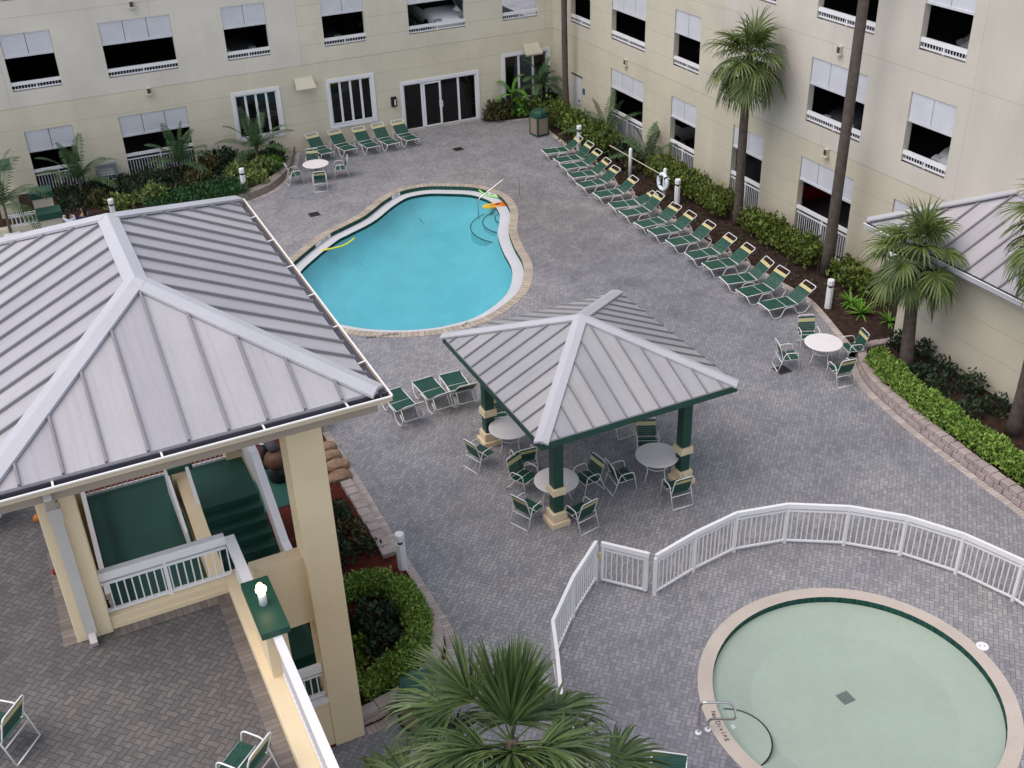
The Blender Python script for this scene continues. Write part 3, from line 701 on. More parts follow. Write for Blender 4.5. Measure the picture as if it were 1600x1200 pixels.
m = MB(); wall_open(m, 'y', YW, -30, 25.9, 14, ops, .22, -1); m.build('wall', M['wallL'], farw)
for (a, b_, n) in BL:
    bay('y', YW, (a, b_, 4.53, 6.77), -1, 5.90, n, farw, 4.88, 4.75); bay('y', YW, (a, b_, 8.03, 10.2), -1, 9.4, n, farw, 8.38, 8.25)
for (a, b_, z0, z1), n in zip(GF, (2, 3)): bay('y', YW, (a, b_, z0, z1), -1, 2.02, n, farw, 1.22, 1.10)
def window(axis, c, o, out, n, wing, curtains=False, door=False, trimw=.15):
    l, h, z0, z1 = o; f = MB()
    B3(f, axis, l-trimw, l, c+out*.0, c+out*.035, z0 if door else z0-trimw, z1+trimw); B3(f, axis, h, h+trimw, c, c+out*.035, z0 if door else z0-trimw, z1+trimw)
    B3(f, axis, l, h, c, c+out*.035, z1, z1+trimw)
    if not door: B3(f, axis, l, h, c, c+out*.04, z0-trimw, z0)
    d0, d1 = c-out*.10, c-out*.04
    B3(f, axis, l, l+.06, d0, d1, z0, z1); B3(f, axis, h-.06, h, d0, d1, z0, z1); B3(f, axis, l+.06, h-.06, d0, d1, z1-.06, z1); B3(f, axis, l+.06, h-.06, d0, d1, z0, z0+.06)
    for k in range(1, n):
        a = l+(h-l)*k/n; B3(f, axis, a-.05, a+.05, d0-out*.01, d1+out*.01, z0+.06, z1-.06)
    fr = f.build('sliding_door' if door else 'window', M['trim'], wing)
    g = MB(); dm = (d0+d1)/2
    for k in range(n):
        a0, a1 = l+(h-l)*k/n+.05, l+(h-l)*(k+1)/n-.05; g.add([P3(axis, a0, dm, z0+.06), P3(axis, a1, dm, z0+.06), P3(axis, a1, dm, z1-.06), P3(axis, a0, dm, z1-.06)], [(0, 1, 2, 3)])
    g.build('pane', M['glass'], fr)
    if curtains:
        for sgn, a in ((1, l+.08), (-1, h-.08)):
            q = MB(); nn = 14
            for i in range(nn+1):
                x0 = a+sgn*.62*i/nn; x1 = a+sgn*.28*i/nn; dd = c-out*(.20+.03*math.sin(i*2.2))
                q.v += [P3(axis, x0, dd, z1-.1), P3(axis, a+sgn*.5*i/nn, dd, z1-.9), P3(axis, x1, dd, z0+.1)]
            q.f += [(3*i+j, 3*i+j+1, 3*i+j+4, 3*i+j+3) for i in range(nn) for j in (0, 1)]
            q.build('curtain', M['curtain'], fr)
    return fr
for i, (a, b_, z0, z1, n) in enumerate(WINS):
    fr = window('y', YW, (a, b_, z0, z1), -1, n, farw, i >= 2, i == 2)
    if i == 2:
        m = MB(); m.box(19.22, 19.27, YW-.02, YW+.04, .95, 1.25); m.box(19.33, 19.38, YW-.02, YW+.04, .95, 1.25); m.build('handle', M['white'], fr)
        m = MB(); m.box(18.42, 19.30, YW-.03, YW+.03, .10, .16); m.box(18.42, 19.30, YW-.03, YW+.03, 2.16, 2.22); m.box(18.42, 18.49, YW-.03, YW+.03, .16, 2.16); m.box(19.23, 19.30, YW-.03, YW+.03, .16, 2.16); m.build('door_leaf', M['trim'], fr)
m = MB(); B3(m, 'y', 9.6-.0, 11.38, YW-.09, YW-.04, 0, 0); 
def awning(x, z, wing):
    m = MB(); m.v += [(x-.42, YW, z+.30), (x+.42, YW, z+.30), (x+.46, YW-.42, z-.12), (x-.46, YW-.42, z-.12), (x-.42, YW, z+.26), (x+.42, YW, z+.26), (x+.46, YW-.40, z-.20), (x-.46, YW-.40, z-.20)]
    m.f += [(0, 3, 2, 1), (4, 5, 6, 7), (0, 4, 7, 3), (1, 2, 6, 5), (3, 7, 6, 2)]; m.build('awning', M['cream'], wing)
awning(12.72, 3.05, farw); awning(24.15, 3.0, farw)
def wall_lamp(axis, c, a, z, out, wing, mat='black'):
    m = MB(); B3(m, axis, a-.13, a+.13, c, c+out*.16, z-.10, z-.04); B3(m, axis, a-.09, a+.09, c, c+out*.11, z-.04, z+.20); m.build('wall_lamp', M['cream'], wing)
    m = MB(); B3(m, axis, a-.07, a+.07, c+out*.11, c+out*.118, z-.02, z+.17); m.build('lamp_glass', M['grate'], wing)
for x, z in ((6.0, 3.72), (6.0, 7.28)): wall_lamp('y', YW, x, z, -1, farw)
m = MB(); m.box(16.76, 17.02, YW-.12, YW, 1.36, 1.82); lb = m.build('call_box', M['black'], farw, bevel=.01)
m = MB(); m.box(16.90, 16.96, YW-.13, YW-.12, 1.44, 1.70); m.build('call_box_face', M['white'], lb)
# vent louvre box on the wall between the ground floor bays
vb = empty('vent_hood', (3.6, YW, .6), 'grey louvred vent box on the far wall behind a feather palm', 'vent')
m = MB(); x0, x1, z0, z1 = 3.16, 4.02, .18, 1.06; B3(m, 'y', x0, x0+.08, YW-.28, YW, z0, z1); B3(m, 'y', x1-.08, x1, YW-.28, YW, z0, z1); B3(m, 'y', x0+.08, x1-.08, YW-.28, YW, z1-.09, z1); B3(m, 'y', x0+.08, x1-.08, YW-.28, YW, z0, z0+.09)
m.build('frame', speckled('vent_grey', (.22, .24, .25), .1, 3), vb)
m = MB()
for k in range(6): m.bar((x0+.08, YW-.14, z0+.16+k*.115), (x1-.08, YW-.14, z0+.16+k*.115), .02, .13, (0, .7, .7))
m.build('louvre', M['doorgrey'], vb)
# side wing
sidew = empty('hotel_wing', (XW, 34, 0), 'long cream parking wing with louvred openings behind the row of loungers', 'building')
BR = [(45.15,47.0,2),(40.42,43.22,3),(36.37,38.22,2),(31.94,33.84,2),(26.98,29.76,3),(23.18,25.05,2),(18.2,20.0,2)]
ops = []
for (a, b_, n) in BR: ops.append((a, b_, 4.53, 6.74)); ops.append((a, b_, 8.03, 10.2))
GR = [(40.42,43.22,3),(36.37,38.22,2),(31.94,33.84,2),(26.98,29.76,3),(23.18,25.07,2)]
ops += [(a, b_, .08, 3.24) for a, b_, n in GR]
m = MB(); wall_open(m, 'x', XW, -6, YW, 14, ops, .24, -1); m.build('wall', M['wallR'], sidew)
for (a, b_, n) in BR:
    bay('x', XW, (a, b_, 4.53, 6.74), -1, 5.86, n, sidew, 4.88, 4.75); bay('x', XW, (a, b_, 8.03, 10.2), -1, 9.4, n, sidew, 8.38, 8.25)
for (a, b_, n) in GR: bay('x', XW, (a, b_, .08, 3.24), -1, 2.40, n, sidew, 1.38, 1.26)
for y, z in ((41.87, 3.72), (28.4, 7.2), (28.44, 3.7)): wall_lamp('x', XW, y, z, -1, sidew)
dr = MB(); dr.box(XW-.03, XW, 45.9, 46.85, .02, 2.12); d_ = dr.build('service_door', M['doorgrey'], sidew)
m = MB(); m.box(XW-.09, XW-.03, 45.98, 46.10, .98, 1.05); m.build('handle', M['steel'], d_)
m = MB(); m.box(XW-.02, XW, 45.6, 45.82, 1.38, 1.66); sg = m.build('door_sign', M['bluesign'], sidew)
m = MB(); m.box(XW-.05, XW, 45.86, 46.9, 2.12, 2.17); m.build('door_hood', M['grate'], sidew)
m = MB()
for k in range(4): m.box(XW-.06, XW-.03, 25.5+.0, 25.53, .1, .1)
# garage decks and dark rear walls
for wing, ax in ((farw, 'y'), (sidew, 'x')):
    m = MB()
    for z0, z1 in ((-.05, 0.004) if False else (3.35, 3.95), (6.95, 7.45), (10.4, 10.9)):
        if ax == 'y': m.box(-29, 25.2, YW+.46, YW+11, z0, z1)
        else: m.box(XW+.51, XW+11, -5, YW+.4, z0, z1)
    if ax == 'y': m.box(-29, 25.8, YW+11, YW+11.3, 0, 14); m.box(8.4, 8.7, YW+.46, YW+10.9, 0, 3.3); m.box(-29.4, -29, YW+.5, YW+11, 0, 14)
    else: m.box(XW+11, XW+11.3, -5, YW+11.3, 0, 14); m.box(XW+.51, XW+11, -5.4, -5, 0, 14); m.box(XW+.6, XW+11, YW+.45, YW+.9, 0, 14)
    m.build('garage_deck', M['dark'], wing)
    m = MB()
    if ax == 'y': m.box(-29.5, 25.9, YW, YW+11.4, 14, 14.2)
    else: m.box(XW, XW+11.4, -6, YW-.01, 14, 14.2)
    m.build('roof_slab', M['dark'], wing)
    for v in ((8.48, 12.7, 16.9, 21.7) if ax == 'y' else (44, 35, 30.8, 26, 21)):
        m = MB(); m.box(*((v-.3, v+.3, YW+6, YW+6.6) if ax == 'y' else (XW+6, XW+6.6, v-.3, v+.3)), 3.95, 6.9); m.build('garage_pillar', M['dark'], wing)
# ------------------------------------------------------------------ cars inside
def car(name, loc, rz, paint, label):
    t = empty(name, loc, label, 'car', 'cars parked inside the garage', rz)
    st = [(-2.2,.55,.50,.62),(-2.1,.78,.36,.84),(-1.6,.86,.28,.92),(-.9,.88,.26,.95),(.2,.88,.26,.94),(1.0,.88,.26,.90),(1.7,.86,.28,.80),(2.1,.76,.34,.68),(2.22,.55,.45,.58)]
    m = MB()
    for x, hw, zb, zt in st:
        zs = zb+(zt-zb)*.55
        m.v += [(x,-hw*.9,zb),(x,-hw,zs),(x,-hw*.86,zt),(x,0,zt+.03),(x,hw*.86,zt),(x,hw,zs),(x,hw*.9,zb)]
    N = len(st)
    for i in range(N-1):
        for k in range(6): m.f.append((i*7+k, i*7+k+1, (i+1)*7+k+1, (i+1)*7+k))
        m.f.append((i*7+6, i*7, (i+1)*7, (i+1)*7+6))
    m.f += [tuple(range(7))[::-1], tuple((N-1)*7+k for k in range(7))]
    body = m.build('body', M[paint], t, True, False)
    m = MB(); A = [(-1.75,.76,.9),(-1.05,.62,1.36),(.15,.62,1.40),(.95,.74,.93)]
    for x, hw, z in A: m.v += [(x,-hw,z),(x,hw,z)]
    for x, hw, z in A: m.v += [(x,-.80,.88),(x,.80,.88)]
    for i in range(3): m.f += [(2*i, 2*i+1, 2*i+3, 2*i+2), (2*i, 2*i+2, 8+2*i+2, 8+2*i), (2*i+1, 8+2*i+1, 8+2*i+3, 2*i+3)]
    m.build('window', M['black'], t, False, False)
    m = MB(); m.box(-1.0, .12, -.60, .60, 1.365, 1.42); m.build('roof', M[paint], t, False, False, .03)
    for x in (-1.35, 1.35):
        for y in (-.82, .82):
            m = MB(); m.tube([(x, y-.1, .32), (x, y+.1, .32)], .32, 16); w_ = m.build('wheel', M['rubber'], t, False, False)
            m = MB(); m.tube([(x, y-.108, .32), (x, y+.108, .32)], .19, 12); m.build('rim', M['chrome'], w_, False, False)
    for y in (-.58, .58):
        m = MB(); m.obox((2.10, y, .62), (.10, 0, -.03), (0, .17, 0), (.02, 0, .07)); m.build('headlight', M['chrome'], t, False, False, .02)
    return t
CW = car('parked_car', (20.2, YW+2.55, 3.95), -PI/2, 'car_white', 'white car nose out behind the widest upper opening above the lobby doors')
CW.scale = (1, 1.05, 1.38)
car('parked_car', (18.0, YW+3.0, 3.95), -PI/2+.05, 'car_dark', 'dark car beside the white one in the upper opening above the lobby doors')
car('parked_car', (14.35, YW+3.4, 3.95), -PI/2, 'car_dark', 'dark car showing one headlamp in the upper opening above the four pane window')
car('parked_car', (10.4, YW+3.6, 3.95), -PI/2, 'car_grey', 'grey car deep in the upper opening above the window beside the flower bed')
CS = car('parked_car', (XW+2.65, 23.5, 3.95), PI, 'car_silver', 'pale silver car nose out in the upper opening over the side building roof')
CS.scale = (1, 1, 1.30)
car('parked_car', (XW+2.8, 28.9, 3.95), PI, 'car_grey', 'grey car in the upper opening behind the tallest bare palm trunk')
car('parked_car', (XW+3.6, 24.2, 7.45), PI, 'car_silver', 'silver car far back in the topmost opening of the side wing')
car('parked_car', (XW+3.2, 32.7, 0.0), PI, 'car_red', 'red car behind the ground railing beside the leaning fan palm trunk')
car('parked_car', (XW+3.0, 41.2, 0.0), PI, 'car_white', 'white car behind the ground railing and the first feather palm')
# ------------------------------------------------------------------ metal roofs
def hip_roof(parent, x0, x1, y0, y1, z, A, B, sp, mat, ribw=.045, ribh=.06, capw=.24, th=.05, ribmat=None, capmat=None):
    """A, B: ridge ends near and far"""
    c = [Vector((x0, y0, z)), Vector((x1, y0, z)), Vector((x1, y1, z)), Vector((x0, y1, z))]; A, B = Vector(A), Vector(B)
    faces = [(c[0], c[1], [A]), (c[1], c[2], [B, A]), (c[2], c[3], [B]), (c[3], c[0], [A, B])]
    m = MB(); rb = MB()
    for e0, e1, tops in faces:
        poly = [e0, e1]+tops
        if (tops[0]-tops[-1]).length < 1e-4: poly = [e0, e1, tops[0]]
        k = len(poly); nrm = (e1-e0).cross(poly[-1]-e0).normalized()
        m.add(poly+[p-Vector((0, 0, th)) for p in poly], [tuple(range(k)), tuple(range(2*k-1, k-1, -1))]+[(i, k+i, k+(i+1) % k, (i+1) % k) for i in range(k)])
        ed = (e1-e0).normalized(); sl = nrm.cross(ed); ln = (e1-e0).length; n = int(round(ln/sp))
        for q in range(1, n):
            s = ln*q/n; best = None
            for i in range(1, k):
                a, b_ = poly[i], poly[(i+1) % k]
                sa, ta = (a-e0).dot(ed), (a-e0).dot(sl); sb, tb = (b_-e0).dot(ed), (b_-e0).dot(sl)
                if abs(sb-sa) > 1e-6 and min(sa, sb)-1e-6 <= s <= max(sa, sb)+1e-6:
                    tt = ta+(tb-ta)*(s-sa)/(sb-sa)
                    if tt > 1e-3: best = tt if best is None else min(best, tt)
            if best and best > .3:
                a = e0+ed*s; b_ = a+sl*(best-.16); rb.bar(a+nrm*ribh/2, b_+nrm*ribh/2, ribw, ribh, nrm)
    two_mat(m, rb, 'roof_panel', mat, ribmat or M['rib'], parent)
    cp = MB()
    segs = [(c[0], A), (c[1], A), (c[2], B), (c[3], B)]+([(A, B)] if (A-B).length > .01 else [])
    for a, b_ in segs:
        d = (b_-a).normalized(); sd = d.cross(Vector((0, 0, 1))).normalized()
        drop = .47*.62 if abs(d.z) > .01 else .47
        lift = Vector((0, 0, ribh+.015))
        vs_ = []
        for p in (a, b_):
            vs_ += [p-sd*capw/2*1.15+lift-Vector((0, 0, drop*capw/2*1.15)), p+lift, p+sd*capw/2*1.15+lift-Vector((0, 0, drop*capw/2*1.15))]
        lo = [v-Vector((0, 0, .05)) for v in vs_]
        cp.add(vs_+lo, [(0, 1, 4, 3), (1, 2, 5, 4), (0, 3, 9, 6), (2, 8, 11, 5), (0, 6, 7, 8, 2, 1), (3, 4, 5, 11, 10, 9)])
    cp.build('ridge_cap', capmat or M['cap'], parent)
def two_mat(m, rb, name, mat, mat2, parent):
    nf = len(m.f); m.add(rb.v, rb.f); o = m.build(name, mat, parent); o.data.materials.append(mat2)
    for p in o.data.polygons:
        if p.index >= nf: p.material_index = 1
    return o
def gutter_run(m_out, m_in, m_lip, a, b, outv, w=.13, h=.14):
    """open box gutter from a to b (top edge of the roof side), outv points away"""
    a, b, o = Vector(a), Vector(b), Vector(outv); up = Vector((0, 0, 1))
    m_out.bar(a+o*(w-.008)-up*h/2, b+o*(w-.008)-up*h/2, .016, h)
    m_in.bar(a+o*w/2-up*(h-.01), b+o*w/2-up*(h-.01), w-.03, .02)
    m_in.bar(a+o*.012-up*h/2, b+o*.012-up*h/2, .02, h)
    m_lip.bar(a+o*w, b+o*w, .030, .022)
# ------------------------------------------------------------------ stair pavilion
pv = empty('stair_pavilion', (1.32, 18.8, 0), 'big two storey yellow pavilion with hipped metal roof over green stairs', 'pavilion')
EX0, EX1, EY0, EY1, EZ = -1.60, 4.24, 14.16, 23.36, 8.08
RX = 1.3175
hip_roof(pv, EX0, EX1, EY0, EY1, EZ, (RX, 17.08, 9.44), (RX, 20.1, 9.44), .56, M['roof'], .038, .052, .32)
go, gi, gl = MB(), MB(), MB()
for a, b, o in (((EX0-.16, EY0, EZ), (EX1+.16, EY0, EZ), (0, -1, 0)), ((EX1, EY0-.16, EZ), (EX1, EY1, EZ), (1, 0, 0)), ((EX0, EY0-.16, EZ), (EX0, EY1, EZ), (-1, 0, 0))): gutter_run(go, gi, gl, Vector(a)-Vector((0, 0, .05)), Vector(b)-Vector((0, 0, .05)), o, .17, .085)
g = go.build('gutter', M['gutter'], pv); gi.build('gutter_bed', M['gutin'], g); gl.build('gutter_lip', M['lip'], g)
for y in (15.2, 16.6, 18.0, 19.4, 20.8, 22.2): m = MB(); m.bar((EX1, y, EZ-.055), (EX1+.17, y+.03, EZ-.045), .03, .012); m.build('gutter_strap', M['lip'], g)
for x in (-.6, .9, 2.4, 3.7): m = MB(); m.bar((x, EY0, EZ-.055), (x, EY0-.16, EZ-.045), .03, .012); m.build('gutter_strap', M['lip'], g)
m = MB(); m.box(EX0+.03, EX1-.03, EY0+.02, EY0+.08, 7.70, EZ-.06); m.box(EX1-.08, EX1-.02, EY0+.08, EY1-.08, 7.70, EZ-.06); m.box(EX0+.02, EX0+.08, EY0+.08, EY1-.08, 7.70, EZ-.06); m.box(EX0+.03, EX1-.03, EY1-.08, EY1-.02, 7.76, EZ-.05)
m.build('fascia', M['fascia'], pv)
m = MB(); m.box(EX0+.08, EX1-.08, EY0+.08, EY1-.08, 7.80, 7.84); m.build('soffit', M['fascia'], pv)
CX = ((2.85, 3.45, 14.9, 15.48, 0), (-.957, -.40, 14.9, 15.45, T), (2.78, 3.30, 21.95, 22.5, 0), (-.957, -.45, 21.95, 22.5, 0))
for x0, x1, y0, y1, z in CX:
    m = MB(); m.box(x0, x1, y0, y1, z-.01, 7.79); m.build('column', M['yellow'], pv, bevel=.012)
# downspout in front of the left column
dx = -.72
m = MB(); m.box(dx-.085, dx+.085, 14.78, 14.895, T+.10, 7.25); m.bar((dx, 14.84, 7.2), (dx, 14.10, 7.86), .17, .11, (1, 0, 0)) ; m.box(dx-.10, dx+.10, 14.76, 14.9, 6.9, 7.15); m.bar((dx, 14.84, T+.14), (dx, 14.66, T+.05), .17, .11, (1, 0, 0)); m.build('downspout', speckled('downspout', (.50, .47, .44), .1, 2, .5), pv)
# landings and flight (dark green)
def slab(x0, x1, y0, y1, z, th=.2, name='landing'): m = MB(); m.box(x0, x1, y0, y1, z-th, z); return m.build(name, M['gfloor'], pv)
LZ = 2.40
slab(-.42, 3.12, 20.35, 22.1, LZ); slab(-.42, 1.45, 15.3, 20.35, LZ)
lo = 1.10; n = 8; rise = (LZ-lo)/n; run = .28
m = MB()
for i in range(1, n): m.box(1.78, 3.12, 20.35-run*i, 20.35-run*(i-1)-.0, lo-.2, LZ-rise*i)
m.build('stair_flight', M['gfloor'], pv)
ye = 20.35-run*(n-1)
slab(1.78, 3.12, 15.12, ye, lo)
m = MB(); m.box(1.96, 3.12, 16.2, 16.6, lo-.02, lo+.165); m.build('stair_step', M['gfloor'], pv)
m = MB(); m.box(1.45, 1.78, 15.5, 20.5, 0, 2.2); m.add([(1.47, 15.5, 2.2), (1.76, 15.5, 2.2), (1.76, 20.5, 2.2), (1.47, 20.5, 2.2), (1.47, 15.5, 2.55), (1.76, 15.5, 2.55), (1.76, 20.5, 3.25), (1.47, 20.5, 3.25)], [(4, 5, 6, 7), (0, 1, 5, 4), (1, 2, 6, 5), (2, 3, 7, 6), (3, 0, 4, 7)])
m.build('divider_wall', M['yellow'], pv)
m = MB(); m.box(1.40, 1.80, 20.5, 20.95, 0, 3.42); pr = m.build('pier', M['yellow'], pv)
m = MB(); m.box(1.34, 1.86, 20.44, 21.0, 3.42, 3.56); m.build('pier_cap', M['green'], pr, bevel=.01)
def sloped_rail(pts, wd, dp, name='stair_rail', mat='white'):
    m = MB()
    for a, b in zip(pts, pts[1:]): m.bar(a, b, wd, dp)
    return m.build(name, M[mat], pv)
sloped_rail([(1.74, 20.3, 3.42), (1.74, 18.2, 2.42), (1.74, 15.6, 2.40)], .07, .09); sloped_rail([(1.74, 20.5, 3.5), (1.74, 20.3, 3.42)], .07, .09)
m = MB(); m.add([(1.30, 21.0, 2.62), (1.30, 18.7, 2.62), (1.30, 18.9, 3.0), (1.30, 21.0, 3.55), (1.36, 21.0, 2.62), (1.36, 18.7, 2.62), (1.36, 18.9, 3.0), (1.36, 21.0, 3.55)], [(0, 1, 2, 3), (7, 6, 5, 4), (0, 4, 5, 1), (1, 5, 6, 2), (2, 6, 7, 3), (3, 7, 4, 0)]); m.build('stair_panel', M['white'], pv)
# outer stringer panel on the right
m = MB(); S = [(21.9, 2.5, 3.42), (20.35, 2.5, 3.42), (18.5, 1.3, 2.30), (15.5, 1.3, 2.25)]
for (y0, a0, b0), (y1, a1, b1) in zip(S, S[1:]): m.add([(3.14, y0, a0), (3.14, y1, a1), (3.14, y1, b1), (3.14, y0, b0), (3.21, y0, a0), (3.21, y1, a1), (3.21, y1, b1), (3.21, y0, b0)], [(0, 1, 2, 3), (7, 6, 5, 4), (0, 4, 5, 1), (2, 6, 7, 3)])
for (y0, a0, b0), (y1, a1, b1) in zip(S, S[1:]): m.bar((3.175, y0, b0+.03), (3.175, y1, b1+.03), .17, .06)
m.build('stringer_rail', M['white'], pv)
def railing(p0, p1, z0, h, parent, name='railing', board=.13, depth=.09, posts=(), mid=True, low=.07, sp=.115):
    """straight railing from p0 to p1 at floor z0: board, mid rail, bottom rail, balusters"""
    m = MB(); a, b = Vector((p0[0], p0[1], 0)), Vector((p1[0], p1[1], 0)); d = (b-a); l = d.length; d.normalize()
    def R(z, w, hh): m.bar((a.x, a.y, z), (b.x, b.y, z), w, hh)
    R(z0+h-board/2, depth, board); R(z0+low, .045, .05)
    topz = z0+h-board
    if mid: R(z0+h-board-.09, .045, .05); topz = z0+h-board-.115
    n = max(2, int(l/sp))
    for k in range(n+1):
        p = a+d*(l*k/n); m.bar((p.x, p.y, z0+low+.025), (p.x, p.y, topz), .022, .022)
    for f in posts:
        p = a+d*l*f; m.bar((p.x, p.y, z0), (p.x, p.y, z0+h-board), .06, .06)
    return m.build(name, M['white'], parent)
railing((-.40, 22.0), (1.40, 22.0), LZ, 1.05, pv); railing((1.85, 22.0), (2.78, 22.0), LZ, 1.05, pv)
railing((-.38, 17.2), (-.38, 21.9), LZ+.02, 1.0, pv)
# terrace block, curb, front railing
tr = empty('upper_terrace', (.4, 12, 0), 'raised brick paved terrace with yellow curb and white railing beside the pavilion', 'terrace')
m = MB(); m.box(-30, 1.50, -6, 14.96, -.01, T-.004); m.box(-30, -.957, 14.96, 23, -.01, T-.004); m.build('retaining_wall', M['yellow'], tr)
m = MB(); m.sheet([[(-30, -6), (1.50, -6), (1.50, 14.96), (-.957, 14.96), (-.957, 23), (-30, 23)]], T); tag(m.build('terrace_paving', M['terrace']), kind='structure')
strip([Vector((1.498, 4.0, 0)), Vector((1.498, 14.95, 0))], [Vector((1.28, 4.0, 0)), Vector((1.28, 14.95, 0))], T+.004, T+.004, False, 'brick_border', M['soldier2'])['kind'] = 'structure'
strip([Vector((1.498, 14.955, 0)), Vector((-.40, 14.955, 0))], [Vector((1.498, 14.74, 0)), Vector((-.40, 14.74, 0))], T+.008, T+.008, False, 'brick_border', M['soldier2'])['kind'] = 'structure'
strip([Vector((-.955, 14.89, 0)), Vector((-.955, 17.5, 0))], [Vector((-1.17, 14.89, 0)), Vector((-1.17, 17.5, 0))], T+.004, T+.004, False, 'brick_border', M['soldier2'])['kind'] = 'structure'
m = MB(); m.box(1.50, 1.96, -6, 15.22, 0, T+.24); m.box(-.40, 1.50, 14.965, 15.22, 2.42, T+.24); m.build('curb', M['yellow'], tr, bevel=.01)
m = MB(); m.box(-.40, 1.5, 14.945, 14.966, T+.006, T+.09); m.build('curb_base', M['yellow'], tr)
railing((-.40, 15.09), (1.62, 15.09), T+.24, .86, tr, 'railing', .16, .12, (.5,), True, .05)
railing((1.70, 15.03), (1.70, 13.62), T+.24, .86, tr, 'railing', .16, .16, (), False, .05)
m = MB(); m.box(1.62, 1.94, 12.44, 13.58, T+.24, T+1.10); pr = m.build('pier', M['yellow'], tr)
m = MB(); m.box(1.555, 1.985, 12.36, 13.62, T+1.10, T+1.22); m.build('pier_cap', M['green'], pr, bevel=.008)
railing((1.78, 12.40), (1.78, 2.0), T+.24, .86, tr, 'railing', .05, .13, (), True, .05)
# beam between terrace corner and the large column, low wall and rail beneath
m = MB(); m.box(1.962, 2.85, 15.10, 15.42, 3.10, 4.58); m.build('cross_beam', M['yellow'], pv)
m = MB(); m.box(1.962, 2.85, 14.92, 15.10, 0, 1.22); m.build('low_wall', M['yellow'], pv); m = MB(); m.box(1.963, 2.85, 14.88, 15.14, 1.22, 1.30); m.build('wall_coping', M['white'], pv)
railing((1.99, 15.0), (2.84, 15.0), 1.30, .82, pv, 'railing', .15, .10)
# candle lamp on the pier cap
cl = empty('candle_lamp', (1.76, 13.0, T+1.22), 'small lit white candle lamp on the green pier cap of the terrace', 'lamp')
m = MB(); m.lathe((1.76, 13.0, T+1.22), [(.062, 0), (.062, .19), (.054, .20)], 16); m.build('base', M['white'], cl, True)
em = NT('flame'); em.b.inputs['Emission Color'].default_value = (1, .78, .35, 1); em.b.inputs['Emission Strength'].default_value = 5; FL = em.done((.9, .8, .5))
m = MB(); m.lathe((1.76, 13.0, T+1.42), [(.03, 0), (.075, .05), (.085, .10), (.05, .16), (.02, .20)], 9); m.v = [(x+ru(-.012, .012), y+ru(-.012, .012), z) for x, y, z in m.v]; m.build('flame', FL, cl)
# mat, drinking stand
m = MB(); m.box(3.34, 5.0, 22.75, 25.0, .04, .065); tag(m.build('green_mat', M['gfloor']), 'dark green painted pad on red mulch behind the large column', 'mat')
fn = empty('drinking_fountain', (4.28, 24.0, .065), 'dark barrel shaped fountain with white round basin on the green pad', 'fountain')
m = MB(); m.lathe((4.28, 24.0, .065), [(.27, 0), (.29, .06), (.27, .50)], 18); m.build('barrel', M['black'], fn, True)
m = MB(); m.lathe((4.28, 24.0, .065), [(.33, .50), (.35, .56), (.30, .72), (.22, .80)], 18); m.build('barrel_top', M['brown'], fn, True)
m = MB(); m.tube([(4.29, 24.08, .86), (4.24, 24.35, .95), (4.19, 24.55, .88)], [.15, .15, .12], 10); m.build('neck', speckled('slate', (.06, .06, .075), .2, 5), fn, True)
m = MB(); m.lathe((4.16, 24.64, .82), [(.10, 0), (.22, .08), (.25, .13), (.225, .13), (.18, .06)], 18); m.build('basin', M['white'], fn, True)
m = MB(); m.lathe((4.16, 24.64, .06), [(.16, 0), (.16, .77)], 14); m.build('pedestal', M['black'], fn, True)
m = MB(); m.tube([(4.17, 24.42, .92), (4.16, 24.62, 1.08), (4.17, 24.70, 1.0)], .016, 6); m.build('spout', M['steel'], fn)
m = MB(); m.tube([(4.42, 23.72, .62), (4.36, 23.98, .92)], .016, 6); m.build('lever', M['grate'], fn)
# ------------------------------------------------------------------ gazebo
gz = empty('gazebo', (11.68, 20.98, 0), 'square open gazebo with metal pyramid roof and dark green posts', 'gazebo')
GX0, GX1, GY0, GY1, GZ = 9.03, 14.33, 18.15, 23.83, 3.14
ap = (11.60, 20.98, 4.36)
hip_roof(gz, GX0, GX1, GY0, GY1, GZ, ap, ap, .46, M['roof2'], .03, .045, .30, .04)
m = MB()
for a, b in (((GX0, GY0), (GX1, GY0)), ((GX1, GY0), (GX1, GY1)), ((GX1, GY1), (GX0, GY1)), ((GX0, GY1), (GX0, GY0))):
    d = Vector((b[0]-a[0], b[1]-a[1], 0)).normalized(); q = Vector((-d.y, d.x, 0))*.03
    m.bar((a[0]+q.x+d.x*.06, a[1]+q.y+d.y*.06, GZ-.13), (b[0]+q.x, b[1]+q.y, GZ-.13), .05, .17)
m.build('fascia', M['green'], gz)
m = MB()
for a, b in (((9.82, 18.99), (13.5, 18.99)), ((13.5, 18.99), (13.5, 23.0)), ((13.5, 23.0), (9.82, 23.0)), ((9.82, 23.0), (9.82, 18.99))): m.bar((a[0], a[1], 2.86), (b[0], b[1], 2.86), .14, .24)
for i in range(5):
    for (cx, cy) in ((GX0+.1, GY0+.1), (GX1-.1, GY0+.1), (GX1-.1, GY1-.1), (GX0+.1, GY1-.1)):
        pass
for c in ((GX0+.12, GY0+.12), (GX1-.12, GY0+.12), (GX1-.12, GY1-.12), (GX0+.12, GY1-.12)): m.bar((c[0], c[1], GZ-.17), (ap[0], ap[1], ap[2]-.20), .09, .15)
m.build('roof_frame', M['green'], gz)
m = MB(); m.add([(GX0+.08, GY0+.08, GZ-.06), (GX1-.08, GY0+.08, GZ-.06), (GX1-.08, GY1-.08, GZ-.06), (GX0+.08, GY1-.08, GZ-.06), (ap[0], ap[1], ap[2]-.12)], [(1, 0, 4), (2, 1, 4), (3, 2, 4), (0, 3, 4)]); m.build('ceiling', M['green'], gz)
